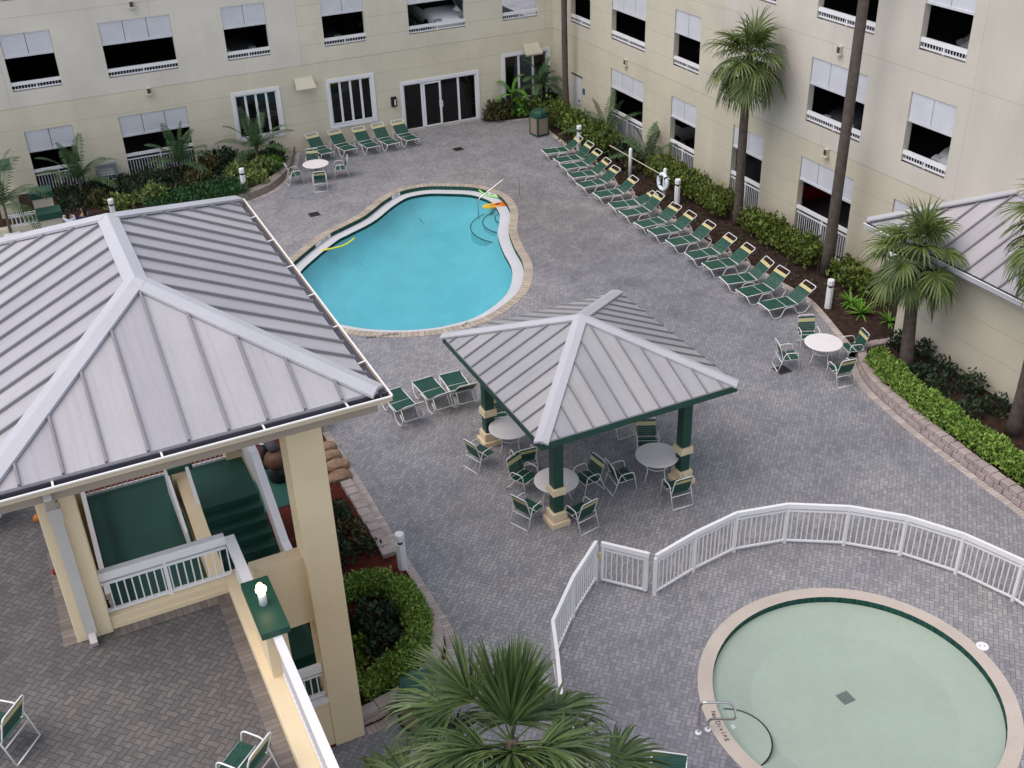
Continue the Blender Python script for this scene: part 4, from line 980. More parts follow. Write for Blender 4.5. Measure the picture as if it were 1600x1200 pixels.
for (x, y) in ((9.86, 19.03), (13.48, 19.03), (9.86, 22.98), (13.48, 22.98)):
    m = MB(); m.box(x-.13, x+.13, y-.13, y+.13, .30, 2.78); p_ = m.build('post', M['green'], gz, bevel=.006)
    m = MB(); m.box(x-.26, x+.26, y-.26, y+.26, 0, .16); m.box(x-.20, x+.20, y-.20, y+.20, .16, .40); m.build('post_base', M['yellow'], p_, bevel=.02)
    m = MB(); m.box(x-.185, x+.185, y-.185, y+.185, .92, 1.12); m.build('post_band', M['yellow'], p_, bevel=.012)
# ------------------------------------------------------------------ side building
sb = empty('side_building', (24.3, 15, 0), 'low yellow side building with grey metal roof beside the tall parking wing', 'building')
m = MB(); m.box(23.2, XW-.005, -4, 22.05, -.01, 3.62); m.build('wall', M['shed'], sb)
SE = 22.62; sz = 3.68; sy = 23.25; up = .47
m = MB(); P = [(SE, -4.5, sz), (SE, sy, sz), (XW-.01, sy-2.77, sz+up*2.77), (XW-.01, -4.5, sz+up*2.77), (XW-.01, sy, sz)]
m.add([Vector(p) for p in P]+[Vector(p)-Vector((0, 0, .06)) for p in P], [(3, 2, 1, 0), (1, 2, 4), (5, 6, 7, 8), (9, 7, 6), (0, 1, 6, 5), (1, 4, 9, 6)]); m0 = m
m = MB(); nrm = Vector((-.47, 0, 1)).normalized()
y = sy-.45
while y > 6:
    tt = min(2.70, max(0, sy-y-.16)); 
    if tt > .3: m.bar(Vector((SE, y, sz))+nrm*.03, Vector((SE+tt, y, sz+up*tt))+nrm*.03, .045, .06, nrm)
    y -= .58
two_mat(m0, m, 'roof_panel', M['roof'], M['rib'], sb)
m = MB(); a, b = Vector((SE, sy, sz)), Vector((XW-.02, sy-2.76, sz+up*2.76)); d = (b-a).normalized(); m.bar(a+Vector((0, 0, .075)), b+Vector((0, 0, .075)), .30, .05); m.build('ridge_cap', M['cap'], sb)
m = MB(); m.bar((XW-.06, sy-2.9, sz+up*2.70+.06), (XW-.06, -4.5, sz+up*2.70+.06), .10, .10); m.build('flashing', M['cap'], sb)
go, gi, gl = MB(), MB(), MB(); gutter_run(go, gi, gl, (SE, -4.5, sz), (SE, sy, sz), (-1, 0, 0), .13, .14); g = go.build('gutter', M['cap'], sb); gi.build('gutter_bed', M['gutin'], g); gl.build('gutter_lip', M['lip'], g)
m = MB(); m.box(SE+.02, SE+.07, -4.5, sy-.05, sz-.26, sz-.07); m.box(SE+.07, XW-.01, sy-.10, sy-.05, sz-.26, sz-.07); m.build('fascia', M['roof'], sb)
m = MB(); m.box(SE+.07, XW-.01, -4.5, sy-.10, sz-.22, sz-.18); m.build('soffit', M['fascia'], sb)
# ------------------------------------------------------------------ pool fence
F = [Vector(p+(0,)) for p in ((6.55,11.6),(6.75,12.9),(7.26,14.05),(7.62,14.93),(8.61,15.9),(9.65,16.72))]
F2 = [Vector(p+(0,)) for p in ((10.57,15.69),(11.78,15.95),(13.01,16.10),(14.25,15.81),(15.42,15.08),(16.32,14.19),(16.98,13.12),(17.42,11.88),(17.55,10.5),(17.35,9.1))]
pf = empty('pool_fence', (12, 15, 0), 'curved white picket fence with a gate round the wading pool', 'fence')
FH = 1.17
def fpanel(a, b, name='fence_panel'):
    m = MB(); d = (b-a); l = d.length; d.normalize()
    def R(z, w, h, k=0): m.bar((a.x+d.x*k, a.y+d.y*k, z), (b.x-d.x*k, b.y-d.y*k, z), w, h)
    R(FH-.06, .075, .12); R(FH-.20, .04, .045, .03); R(.09, .04, .045, .03)
    n = int(l/.117)
    for k in range(1, n):
        p = a+d*(l*k/n); m.bar((p.x, p.y, .11), (p.x, p.y, FH-.20), .02, .02)
    return m.build(name, M['white'], pf)
for S_ in (F, F2):
    for a, b in zip(S_, S_[1:]): fpanel(a, b)
    for p in S_:
        m = MB(); m.bar((p.x, p.y, 0), (p.x, p.y, FH-.10), .07, .07); m.build('post', M['white'], pf)
gt = fpanel(F[-1]+Vector((.08, -.09, 0)), F2[0]-Vector((.10, -.11, 0)), 'gate')
for e, w_ in ((F2[0]-Vector((.14, -.155, 0)), .08), (F[-1]+Vector((.10, -.112, 0)), .05)): m = MB(); m.bar((e.x, e.y, .07), (e.x, e.y, FH-.1), w_, .05); m.build('gate_stile', M['white'], gt)
m = MB(); p = F[-1]; m.box(p.x+.02, p.x+.09, p.y-.12, p.y-.05, .72, .84); m.build('latch', M['ystrap'], gt)
# ------------------------------------------------------------------ furniture
ORD = 'first second third fourth fifth sixth seventh eighth ninth tenth eleventh twelfth thirteenth fourteenth fifteenth sixteenth'.split()
def make_chair():
    t = empty('strap_chair', (0, 0, 0)); kw = dict(parent=t, world=False)
    for s in (-1, 1):
        x = .285*s; m = MB()
        m.tube(fillet([(x, -.36, .012), (x, -.16, .62), (x, .20, .63), (x, .31, .012)], .09), .0135, 7); m.build('armrest', M['whiteT'], t, True, False)
    m = MB(); m.tube(fillet([(-.25, .25, .40), (-.25, -.20, .37), (-.25, -.36, .90), (.25, -.36, .90), (.25, -.20, .37), (.25, .25, .40)], .07), .0135, 7, False)
    m.tube([(-.25, .25, .40), (.25, .25, .40)], .0135, 7); m.tube([(-.285, -.36, .014), (.285, -.36, .014)], .0135, 7); m.tube([(-.285, -.255, .32), (.285, -.255, .32)], .012, 7)
    m.tube([(-.285, .29, .10), (-.28, .28, .10)], .01, 5); m.tube([(-.285, .0, .40), (.285, .0, .40)], .011, 6)
    m.build('frame', M['whiteT'], t, True, False)
    m = MB()
    for k in range(8):
        y = .225-k*.058; z = .405-(k*.058)*.065; m.box(-.262, .262, y-.026, y+.026, z-.004+.008, z+.012)
    m.build('seat', M['strap'], t, False, False)
    m = MB(); y2 = MB()
    A, B = Vector((0, -.20, .37)), Vector((0, -.36, .90)); d = (B-A).normalized(); nn = Vector((0, d.z, -d.y))
    for s, mm in ((.09, m), (.147, m), (.204, m), (.261, m), (.318, m), (.375, y2), (.425, y2), (.485, m)):
        c = A+d*s+nn*.012; mm.obox(c, (.262, 0, 0), d*.024, nn*.004)
    m.build('backrest', M['strap'], t, False, False); y2.build('accent_strap', M['ystrap'], t, False, False)
    return t
chair0 = make_chair(); cused = [0]
def place_chair(x, y, fx, fy, label, group, z=0.0, scale=1.0):
    o = chair0 if not cused[0] else copy_tree(chair0)
    cused[0] += 1; o.location = (x, y, z); o.rotation_euler = (0, 0, math.atan2(fy-y, fx-x)-PI/2+ru(-.12, .12)); tag(o, label, 'chair', group); return o
def make_table():
    t = empty('patio_table', (0, 0, 0)); m = MB(); m.lathe((0, 0, .70), [(.54, 0), (.56, .008), (.56, .026), (.53, .034), (.10, .036)], 40); m.build('table_top', M['top'], t, False, False, .004)
    for k in range(4):
        a = PI/4+k*PI/2; c, s = math.cos(a), math.sin(a); m = MB(); m.tube(fillet([(.40*c, .40*s, .70), (.28*c, .28*s, .40), (.40*c, .40*s, .012)], .2), .015, 7); m.build('leg', M['whiteT'], t, True, False)
    m = MB(); m.tube([(.29*math.cos(2*PI*i/20), .29*math.sin(2*PI*i/20), .42) for i in range(20)], .011, 6, True); m.build('leg_ring', M['whiteT'], t, True, False)
    return t
table0 = make_table(); tused = [0]
def place_table(x, y, label, rz=0):
    o = table0 if not tused[0] else copy_tree(table0); tused[0] += 1; o.location = (x, y, 0); o.rotation_euler = (0, 0, rz); tag(o, label, 'table', 'round white patio tables')
SETS = [((11.76,44.85), 'white round table near the far wall and stone flower bed', 'table by the stone bed', [(11.95,46.0,'far'),(10.82,44.95,'bed side'),(12.78,44.7,'pool side'),(11.55,43.72,'near')]),
        ((20.45,22.06), 'white round table in the open by the hedge planter', 'table by the hedge planter', [(20.75,23.1,'far'),(19.42,22.38,'pool side'),(21.42,21.86,'planter side'),(20.25,21.0,'near')]),
        ((10.21,19.70), 'white round table behind the front corner post of the gazebo', 'table at the front gazebo post', [(9.76,20.63,'far'),(9.28,19.42,'outer'),(11.16,19.83,'inner'),(10.33,18.68,'near')]),
        ((12.98,19.44), 'white round table beside the gazebo post facing the wading pool fence', 'gazebo table facing the fence', [(13.35,20.5,'far'),(11.97,19.50,'inner'),(12.92,18.42,'near')]),
        ((10.21,22.38), 'white round table half under the gazebo eave beside three loungers', 'gazebo table by three loungers', [(10.35,23.42,'far'),(9.22,22.12,'outer'),(10.12,21.38,'near')])]
SD = {'far': 'on the far side of', 'near': 'turned away at', 'inner': 'on the inner side of', 'outer': 'on the outer side of', 'bed side': 'on the flower bed side of', 'pool side': 'on the pool side of', 'planter side': 'on the planter side of'}
for (tx, ty), tl, sl, ch in SETS:
    place_table(tx, ty, tl, ru(0, 1.5))
    for (x, y, sd_) in ch: place_chair(x, y, tx, ty, f'green chair {SD[sd_]} the {sl}', 'chairs round the white tables')
place_chair(13.25, 21.75, 13.1, 22.9, 'green strap chair under the gazebo roof with only its white legs showing', 'chairs round the white tables')
place_chair(12.05, 22.5, 13.1, 22.9, 'green strap chair deep under the gazebo with one white foot showing', 'chairs round the white tables')
place_chair(.82, 10.97, .10, 11.66, 'green strap chair with white arms alone on the terrace by the railing', 'chairs on the upper terrace', T)
place_chair(-2.16, 13.17, -2.89, 13.85, 'green strap chair seen from behind at the open left corner of the terrace', 'chairs on the upper terrace', T)
def make_lounger(flat=False, tall=False):
    t = empty('pool_lounger', (0, 0, 0)); X0 = -.88
    hx, hz = .24, .345; bx, bz = (.86, .80) if not flat else (.97, .60)
    if tall: bx, bz = .79, .87
    m = MB()
    m.tube(fillet([(hx, -.32, hz), (X0+.03, -.32, .37), (X0, -.30, .372), (X0, .30, .372), (X0+.03, .32, .37), (hx, .32, hz)], .05), .015, 7)
    m.tube(fillet([(hx, -.30, hz), (bx, -.30, bz), (bx+.03, -.27, bz+.03), (bx+.03, .27, bz+.03), (bx, .30, bz), (hx, .30, hz)], .06), .015, 7)
    m.tube([(hx, -.33, hz-.005), (hx, .33, hz-.005)], .013, 6); m.tube([(-.2, -.32, .35), (-.2, .32, .35)], .012, 6)
    m.build('frame', M['whiteT'], t, True, False)
    for s in (-1, 1):
        m = MB(); y = .335*s
        m.tube(fillet([(X0, .31*s, .37), (X0+.20, y, .015), (X0+.46, y, .015), (X0+.62, y, .31), (X0+.96, y, .31), (X0+1.12, y, .015), (X0+1.42, y, .015), (X0+1.60, y, .27), (X0+1.42, y, .40)], .07), .0145, 7); m.build('leg', M['whiteT'], t, True, False)
    m = MB(); m.tube(fillet([(hx+.30, -.30, hz+.20 if not flat else hz+.10), (X0+1.62, -.30, .26), (X0+1.62, .30, .26), (hx+.30, .30, hz+.20 if not flat else hz+.10)], .05), .012, 6); m.build('back_support', M['whiteT'], t, True, False)
    m = MB(); k = 0
    for s in range(19):
        x = X0+.055+s*.0575
        if x > hx-.04: break
        z = .383-.03*(s/18)-.012*math.sin(PI*s/18)
        m.box(x-.0255, x+.0255, -.325, .325, z-.004, z+.004)
    m.build('seat', M['strap'], t, False, False)
    m = MB(); yb = MB(); A, B = Vector((hx, 0, hz)), Vector((bx, 0, bz)); d = (B-A).normalized(); nn = Vector((-d.z, 0, d.x)); ln = (B-A).length; n = int((ln-.03)/.0575)
    for i in range(n):
        s = .04+i*.0575; mm = yb if i in (n-2, n-3) else m
        if i == n-1: continue
        mm.obox(A+d*s+nn*.016, d*.0255, (0, .315, 0), nn*.004)
    m.build('backrest', M['strap'], t, False, False); yb.build('accent_strap', M['ystrap'], t, False, False)
    return t
lo0 = make_lounger(); lof = make_lounger(True); lot = make_lounger(False, True); used = {}
def hash_(s): return sum(map(ord, s)) % 3 == 0
def place_lounger(foot, head, label, group, flat=False):
    src = lof if flat else (lot if len(used) % 2 and hash_(label) else lo0); o = src if src.name not in used else copy_tree(src); used[src.name] = 1
    f, h = Vector(foot), Vector(head); d = (h-f).normalized(); c = f+d*.88
    o.location = (c.x, c.y, T if c.x < 0 else 0); o.rotation_euler = (0, 0, math.atan2(d.y, d.x)); tag(o, label, 'lounger', group)
ROW = [((21.40,42.41),-8),((21.33,41.14),-2),((21.18,40.26),-2),((20.99,39.21),-6),((20.78,38.04),0),((20.85,36.77),-4),((20.84,35.51),-9),((20.76,34.58),-2),((20.70,33.34),2),((20.77,32.49),-2),((20.85,31.37),-2),((20.84,30.09),-4),((20.88,29.07),-4),((20.79,27.86),-10),((20.69,26.79),-1),((20.77,25.67),-4)]
for i, ((x, y), a) in enumerate(ROW):
    a = math.radians(a); d = Vector((math.cos(a), math.sin(a))); pn = Vector((math.sin(a), -math.cos(a)))*.32
    f = Vector((x, y))+pn
    place_lounger(f, f+d*1.8, f'green lounger, {ORD[i]} from the bin in the long hedge row'+(', back lowered' if i == 6 else ''), 'loungers in the long row', i == 6)
BK = ['nearest the round table', 'second from the round table', 'middle one', 'second from the glass doors', 'nearest the glass doors']
for i, (c, dd) in enumerate(((( 12.92, 46.88), -83), ((13.97, 46.80), -83), ((15.0, 46.60), -86), ((15.95, 46.55), -84), ((16.92, 46.62), -86))):
    a = math.radians(dd+180); f = Vector(c); place_lounger(f, f+Vector((math.cos(a), math.sin(a))), f'green lounger against the far wall, {BK[i]} in its row', 'loungers along the far wall')
for i, (f, h, lb) in enumerate((((8.22,26.28),(8.35,24.6),'nearest the big metal pavilion roof'), ((9.27,26.42),(9.36,24.8),'in the middle of the three'), ((10.12,26.36),(10.02,24.2),'half behind a gazebo post'))):
    place_lounger(f, h, f'green strap lounger between pool and gazebo, {lb}', 'three loungers by the gazebo')
place_lounger((8.30,11.55), (7.3,10.2), 'green strap lounger beside the wading pool, partly under the near palm', 'loungers by the wading pool')
place_lounger((-3.2,19.5), (-1.78,18.85), 'white framed lounger mostly hidden behind the downspout column on the terrace', 'loungers on the upper terrace')
def blob(name, p, r, mat, label, cat):
    m = MB(); m.lathe((p[0], p[1], p[2]), [(r*.7, 0), (r, r*.5), (r*.9, r*1.3), (r*.4, r*1.8)], 9); m.v = [(x+ru(-.02, .02), y+ru(-.02, .02), z) for x, y, z in m.v]; tag(m.build(name, mat, None, True), label, cat)
p = at(53, 815, T); blob('bag', (p.x+.07, p.y, T), .075, M['orange'], 'small orange bag peeking out behind the downspout column', 'bag')
p = at(83, 897, T); blob('bag', (p.x+.04, p.y, T), .06, M['redc'], 'small red bag peeking out behind the downspout column', 'bag')
# ------------------------------------------------------------------ small things on the deck
def bin_(name, x, y, rz, label, s=1.0):
    t = empty(name, (x, y, 0), label, 'litter bin', 'green litter bins', rz); h = .30
    m = MB(); m.box(-h-.03, h+.03, -h-.03, h+.03, .02, .10)
    for a in (-1, 1):
        for b in (-1, 1): m.box(a*h-.035, a*h+.035, b*h-.035, b*h+.035, .10, .86)
    m.box(-h-.03, h+.03, -h-.03, h+.03, .86, .93); m.build('frame', M['green'], t, False, False, .008)
    for q in range(4):
        m = MB(); m.obox((math.cos(q*PI/2)*(h), math.sin(q*PI/2)*(h), .48), Vector((math.cos(q*PI/2), math.sin(q*PI/2), 0))*.015, Vector((-math.sin(q*PI/2), math.cos(q*PI/2), 0))*(h-.035), (0, 0, .38)); m.build('panel', M['tan'], t, False, False)
    m = MB(); m.lathe((0, 0, .93), [(.42, 0), (.43, .03), (.40, .20), (.26, .27), (.05, .29)], 8); m.build('lid', M['green'], t, False, False, .01); return t
bin_('litter_bin', 22.75, 45.25, .15, 'dark green and tan litter bin at the far end of the long hedge'); bin_('litter_bin', 4.55, 14.62, .4, 'litter bin with green lid under the near palm fronds')
bin_('litter_bin', 5.62, 25.95, .0, 'litter bin mostly hidden behind the large column and roof edge')
def bollard(x, y, label, h=1.08, r=.115):
    t = empty('bollard_light', (x, y, 0), label, 'bollard light', 'white bollard lights')
    m = MB(); m.lathe((x, y, 0), [(r, 0), (r, h-.30)], 8); m.build('post', M['white'], t)
    m = MB(); m.lathe((x, y, h-.30), [(r*.55, 0), (r*.55, .11)], 8); m.build('lens', M['grate'], t)
    m = MB(); m.lathe((x, y, h-.19), [(r*1.04, 0), (r*1.04, .15), (r*.92, .18), (.01, .19)], 8); m.build('cap', M['white'], t)
bollard(23.43, 42.58, 'white bollard light behind the first lounger at the litter bin end'); bollard(22.91, 24.74, 'white bollard light by the large palm trunk at the end of the lounger row')
bollard(5.86, 19.15, 'white bollard light at the corner of the clipped hedge by the pavilion'); bollard(8.51, 44.48, 'white bollard light rising beyond the far corner of the pavilion roof', 1.25)
bollard(3.15, 44.16, 'white bollard light seen over the pavilion ridge by variegated shrubs'); bollard(23.58, 34.75, 'white bollard light next to the hanging life ring')
# rescue pole on two posts, life ring
for (x, y, h, lb) in ((23.35, 38.0, 1.35, 'slim white post carrying the rescue pole, nearer the litter bin'), (23.45, 35.5, 1.25, 'slim white post with the life ring hung on it')):
    m = MB(); m.lathe((x, y, 0), [(.075, 0), (.075, h), (.045, h+.06)], 10); tag(m.build('pole_post', M['white'], None, True), lb, 'post', 'posts of the rescue pole')
m = MB(); m.tube([(23.27, 39.6, 1.07), (23.37, 35.0, 1.02)], .018, 6); o = m.build('rescue_pole', speckled('pole_alu', (.55, .50, .42), .1, 4, .4)); tag(o, 'long straight rescue pole held on two white posts before the hedge', 'pole')
lr = empty('life_ring', (23.33, 35.45, .78), 'pale life ring with dark bands hung on a white post', 'life ring')
c = Vector((23.33, 35.45, .78)); N = 26; m = MB(); m.tube([c+Vector((.02*math.sin(2*PI*i/N), .31*math.cos(2*PI*i/N), .31*math.sin(2*PI*i/N))) for i in range(N)], .075, 10, True); m.build('ring', M['ring'], lr, True)
m = MB()
for k in range(4):
    a = PI/4+k*PI/2; m.tube([c+Vector((0, .31*math.cos(a+s), .31*math.sin(a+s))) for s in (-.10, .10)], .084, 10)
m.build('band', M['navy'], lr)
for i, (px, py, lb) in enumerate(((716, 233, 'square dark drain grate between the glass doors and the pool'), (491, 335, 'square dark drain grate beside the pavilion gutter near the pool'), (1222, 578, 'square dark drain grate next to the table by the hedge planter'))):
    p = at(px, py); t = empty('drain_grate', p, lb, 'drain', 'square drain grates'); m = MB(); m.box(-.22, .22, -.22, .22, 0, .006); m.build('frame', M['grate'], t, False, False)
    m = MB()
    for k in range(-4, 5): m.box(-.18, .18, k*.042-.010, k*.042+.010, .006, .012)
    m.build('bar', M['black'], t, False, False)
p = at(1535, 1010); t = empty('skimmer_lid', p, 'round white skimmer lid in the pavers beside the wading pool', 'lid'); m = MB(); m.lathe((0, 0, 0), [(.13, 0), (.13, .012), (.12, .016)], 24); m.build('lid', M['white'], t, False, False)
m = MB(); m.lathe((-.04, .03, .016), [(.014, 0), (.014, .002)], 8); m.lathe((.04, -.02, .016), [(.014, 0), (.014, .002)], 8); m.build('finger_hole', M['black'], t, False, False)
def noodle(pts, mat, label, r=.035):
    m = MB(); m.tube(spline(pts, n=6), r, 8); tag(m.build('pool_noodle', mat, None, True), label, 'pool noodle', 'foam pool noodles')
P = [at(499, 392, -.16), at(520, 388, -.16), at(540, 382, -.14), at(554, 372, -.09)]; noodle([(p.x, p.y, p.z+.0) for p in P], M['yfoam'], 'yellow foam noodle lying on the pool ledge below the long depth marker')
P = [at(749, 297, -.06), at(757, 303, -.12), at(770, 307, -.10), at(788, 309, -.08)]; noodle([(p.x, p.y, p.z) for p in P], M['gfoam'], 'lime green foam noodle on the pool ledge by the hand rail')
bb = empty('kickboard', at(774, 321, -.17), 'orange and yellow foam board floating by the pool steps', 'swim board')
c = at(774, 321, -.17); ax = (at(792, 319, -.17)-at(756, 323.5, -.17)).normalized(); ay = Vector((-ax.y, ax.x, 0))
poly = [(-.55, 0), (-.47, .13), (-.3, .20), (.42, .24), (.52, .15), (.52, -.15), (.42, -.24), (-.3, -.20), (-.47, -.13)]
m = MB(); m.prism([(c.x+ax.x*u+ay.x*v, c.y+ax.y*u+ay.y*v) for u, v in poly if u < .05 or True], c.z-.03, c.z+.03)
kt = NT('board_paint'); kp = kt.pos(); sx = kt.node('ShaderNodeSeparateXYZ'); kt.link(kp, sx.inputs[0])
kf = kt.rng(kt.math('ADD', kt.math('MULTIPLY', kt.math('SUBTRACT', sx.outputs[0], c.x), ax.x), kt.math('MULTIPLY', kt.math('SUBTRACT', sx.outputs[1], c.y), ax.y)), -.5, .5, 0, 1)
m.build('board', kt.done(kt.ramp(kf, [(.15, (.72, .50, .04)), (.55, (.80, .28, .02)), (.9, (.70, .10, .01))]), .5), bb)
m = MB(); m.obox(c+Vector((0, 0, .032)), ax*.20, ay*.03, (0, 0, .003)); m.obox(c+ax*.12+ay*.06+Vector((0, 0, .032)), ax*.10, ay*.05, (0, 0, .003)); m.obox(c-ax*.25+Vector((0, 0, .032)), ax*.12, ay*.012, (0, 0, .003)); m.build('board_mark', M['navy'], bb)
t = empty('irrigation_valve', (8.05, 48.6, .3), 'dark irrigation valves on thin pipes against the far wall', 'valve')
m = MB()
for k, x in enumerate((7.72, 7.92, 8.22, 8.45)): m.tube([(x, 48.6, .3), (x, 48.6, .95+.1*(k % 2))], .02, 6)
m.tube([(7.72, 48.6, .72), (8.45, 48.6, .72)], .02, 6); m.build('pipe', M['grate2'], t)
for x in (7.97, 8.25): m = MB(); m.box(x-.10, x+.10, 48.48, 48.66, .66, .86); m.build('valve_box', M['black'], t, bevel=.01)
# lantern by the glass doors
t = empty('lantern', (21.52, 48.45, 0), 'small black lantern at the foot of the wall beside the glass doors', 'lantern')
m = MB(); m.lathe((21.52, 48.45, 0), [(.17, 0), (.17, .05), (.12, .07), (.15, .32), (.19, .34), (.05, .50), (.03, .56)], 8); m.build('body', M['black'], t)
# piers and low wall at the far left
lw = empty('entry_wall', (1.0, 44, 0), 'low cream garden wall with a white trellis rail behind the feather palm', 'wall')
a = at(30, 357, 0)
def pier(px, py, z, w, d, label):
    p = at(px, py, z); t = empty('garden_pier', (p.x, p.y, 0), label, 'pier', 'cream piers with green caps'); m = MB(); m.box(p.x-w/2+.06, p.x+w/2-.06, p.y-d/2+.06, p.y+d/2-.06, -.01, z-.26); m.build('shaft', M['wallL'], t)
    m = MB(); m.box(p.x-w/2, p.x+w/2, p.y-d/2, p.y+d/2, z-.26, z); m.build('cap', M['green'], t, bevel=.01); return p
pier(62, 296, 1.75, .85, .75, 'cream pier with dark green cap, upper one beside the far left ground bay'); q = pier(75, 328, 1.35, .92, .75, 'cream pier with dark green cap, lower one just beyond the pavilion roof'); pier(-4, 254, 2.5, .9, .7, 'cream pier with dark green cap cut by the picture edge')
m = MB(); m.box(q.x-3.6, q.x-.40, q.y-.15, q.y+.15, -.01, .95); m.build('wall', M['wallL'], lw)
m = MB(); m.box(q.x-1.5, q.x-.45, q.y-.07, q.y+.03, .95, 1.02); m.box(q.x-1.5, q.x-.45, q.y-.07, q.y+.03, 1.30, 1.42)
for k in range(8): m.box(q.x-1.5+k*.145, q.x-1.46+k*.145, q.y-.04, q.y, 1.02, 1.30)
m.build('trellis', M['white'], lw)
m = MB(); m.box(q.x-1.75, q.x-1.15, q.y-.75, q.y-.18, -.01, .80); m.build('step_block', M['trim'], lw)
# ------------------------------------------------------------------ people
def person(loc, rz, label, shirt, hairlong=True):
    t = empty('person', loc, label, 'person', None, rz)
    def skin(name, V, E, mat, lvl=2):
        me = bpy.data.meshes.new(name); me.from_pydata([v[:3] for v in V], E, []); o = bpy.data.objects.new(name, me); COL.objects.link(o)
        sm = o.modifiers.new('skin', 'SKIN')
        for i, v in enumerate(V):
            sv_ = me.skin_vertices[0].data[i]; sv_.radius = (v[3], v[4] if len(v) > 4 else v[3]); sv_.use_root = (i == 0)
        ss = o.modifiers.new('sub', 'SUBSURF'); ss.levels = ss.render_levels = lvl
        me.materials.append(mat); o.parent = t; return o
    V = [(0,0,.92,.13,.10),(0,0,1.15,.13,.09),(0,0,1.36,.15,.09),(0,.0,1.47,.05,.05),(0,.01,1.56,.07,.085),(0,.015,1.66,.075,.09),
         (.18,0,1.38,.052),(.23,.02,1.12,.042),(.22,.16,.90,.032),(-.18,0,1.38,.052),(-.23,.02,1.12,.042),(-.22,.10,.88,.032),
         (.09,0,.86,.085),(.10,.03,.48,.06),(.10,0,.08,.04),(.10,.14,.03,.035),(-.09,0,.86,.085),(-.10,-.04,.48,.06),(-.10,-.10,.08,.04),(-.10,.03,.03,.035)]
    E = [(0,1),(1,2),(2,3),(3,4),(4,5),(2,6),(6,7),(7,8),(2,9),(9,10),(10,11),(0,12),(12,13),(13,14),(14,15),(0,16),(16,17),(17,18),(18,19)]
    for sx_, b in ((1, 8), (-1, 11)):
        hx, hy, hz = V[b][:3]; k = len(V); V += [(hx, hy+.03, hz-.05, .028, .018)]; E.append((b, k))
        for f in range(4): V.append((hx+.018*(f-1.5), hy+.06, hz-.12-.008*(f % 3), .0085)); E.append((k, len(V)-1))
        V.append((hx-sx_*.045, hy+.05, hz-.07, .009)); E.append((k, len(V)-1))
    skin('body', V, E, M['skin'])
    skin('shirt', [(0,0,.90,.155,.12),(0,0,1.15,.15,.11),(0,0,1.37,.165,.105),(0,0,1.44,.08,.07),(.18,0,1.385,.068),(.215,.01,1.22,.06),(-.18,0,1.385,.068),(-.215,.01,1.22,.06)], [(0,1),(1,2),(2,3),(2,4),(4,5),(2,6),(6,7)], shirt)
    skin('trousers', [(0,0,.92,.15,.115),(.09,0,.84,.10),(.10,.03,.48,.075),(.10,0,.10,.06),(-.09,0,.84,.10),(-.10,-.04,.48,.075),(-.10,-.10,.10,.06)], [(0,1),(1,2),(2,3),(0,4),(4,5),(5,6)], M['navy'])
    hv = [(0,-.015,1.70,.085,.095),(0,-.05,1.62,.085,.06)]
    if hairlong: hv += [(0,-.085,1.45,.085,.045),(0,-.09,1.32,.06,.03)]
    skin('hair', hv, [(i, i+1) for i in range(len(hv)-1)], M['hair'])
    for s in (-1, 1):
        m = MB(); m.lathe((.03*s, .098, 1.615), [(.010, -.006), (.010, .006)], 8); m.build('eye', M['black'], t, False, False)
    m = MB(); m.tube([(0, .10, 1.615), (0, .122, 1.575)], [.010, .014], 6); m.build('nose', M['skin'], t, True, False)
    m = MB(); m.tube([(-.024, .098, 1.54), (0, .103, 1.538), (.024, .098, 1.54)], .006, 6); m.build('mouth', M['redc'], t, True, False)
p = at(105, 329, 1.62); person((p.x, p.y, 0), -.5, 'person with long dark hair and white top behind the pavilion roof', M['wcloth'])
p = at(129, 327, 1.60); person((p.x, p.y, 0), .6, 'dark haired person in navy and white just right of the first', M['navy'])
# ------------------------------------------------------------------ palms
c = at(1153, 352); fan_palm('fan palm with full crown in front of the side wing, trunk among the lounger row', (24.43, 31.85, 0), (24.15, 31.6, 6.45), .17, .15, 29, 1.08, .9, 23, .030, 4, False, 11)
fan_palm('bent fan palm with broad crown in the hedge planter by the side building', (22.16, 20.38, .2), (22.0, 20.55, 3.95), .20, .17, 27, .94, .88, 23, .029, 10, False, 23)
fan_palm('fan palm with crown cut by the picture edge before the side building', (22.14, 16.39, .2), (22.14, 16.35, 6.2), .17, .15, 30, 1.0, .85, 24, .029, 9, False, 31)
fan_palm('tallest fan palm, bare brown trunk leaning by the last lounger', (24.43, 26.7, 0), (24.45, 26.6, 13.4), .19, .155, 30, .95, .8, 20, .024, 0, False, 41)
fan_palm('slim fan palm with bare trunk in the far corner of the court', (24.85, 46.47, 0), (24.75, 46.4, 11.5), .145, .12, 26, .9, .8, 18, .024, 0, False, 51)
random.seed(5)
nc = at(800, 1172, 4.8); npm = empty('fan_palm', (nc.x+.1, nc.y-.1, 0), 'near fan palm with long glossy split leaves at the lower edge', 'palm tree', 'tall fan palms')
MB().tube([(nc.x+.1, nc.y-.1, 0), (nc.x+.05, nc.y-.05, 2.4), (nc.x, nc.y, 4.7), (nc.x, nc.y, 5.0)], [.22, .18, .16, .08], 12).build('trunk', M['trunk'], npm, True)
m = MB(); dm = MB()
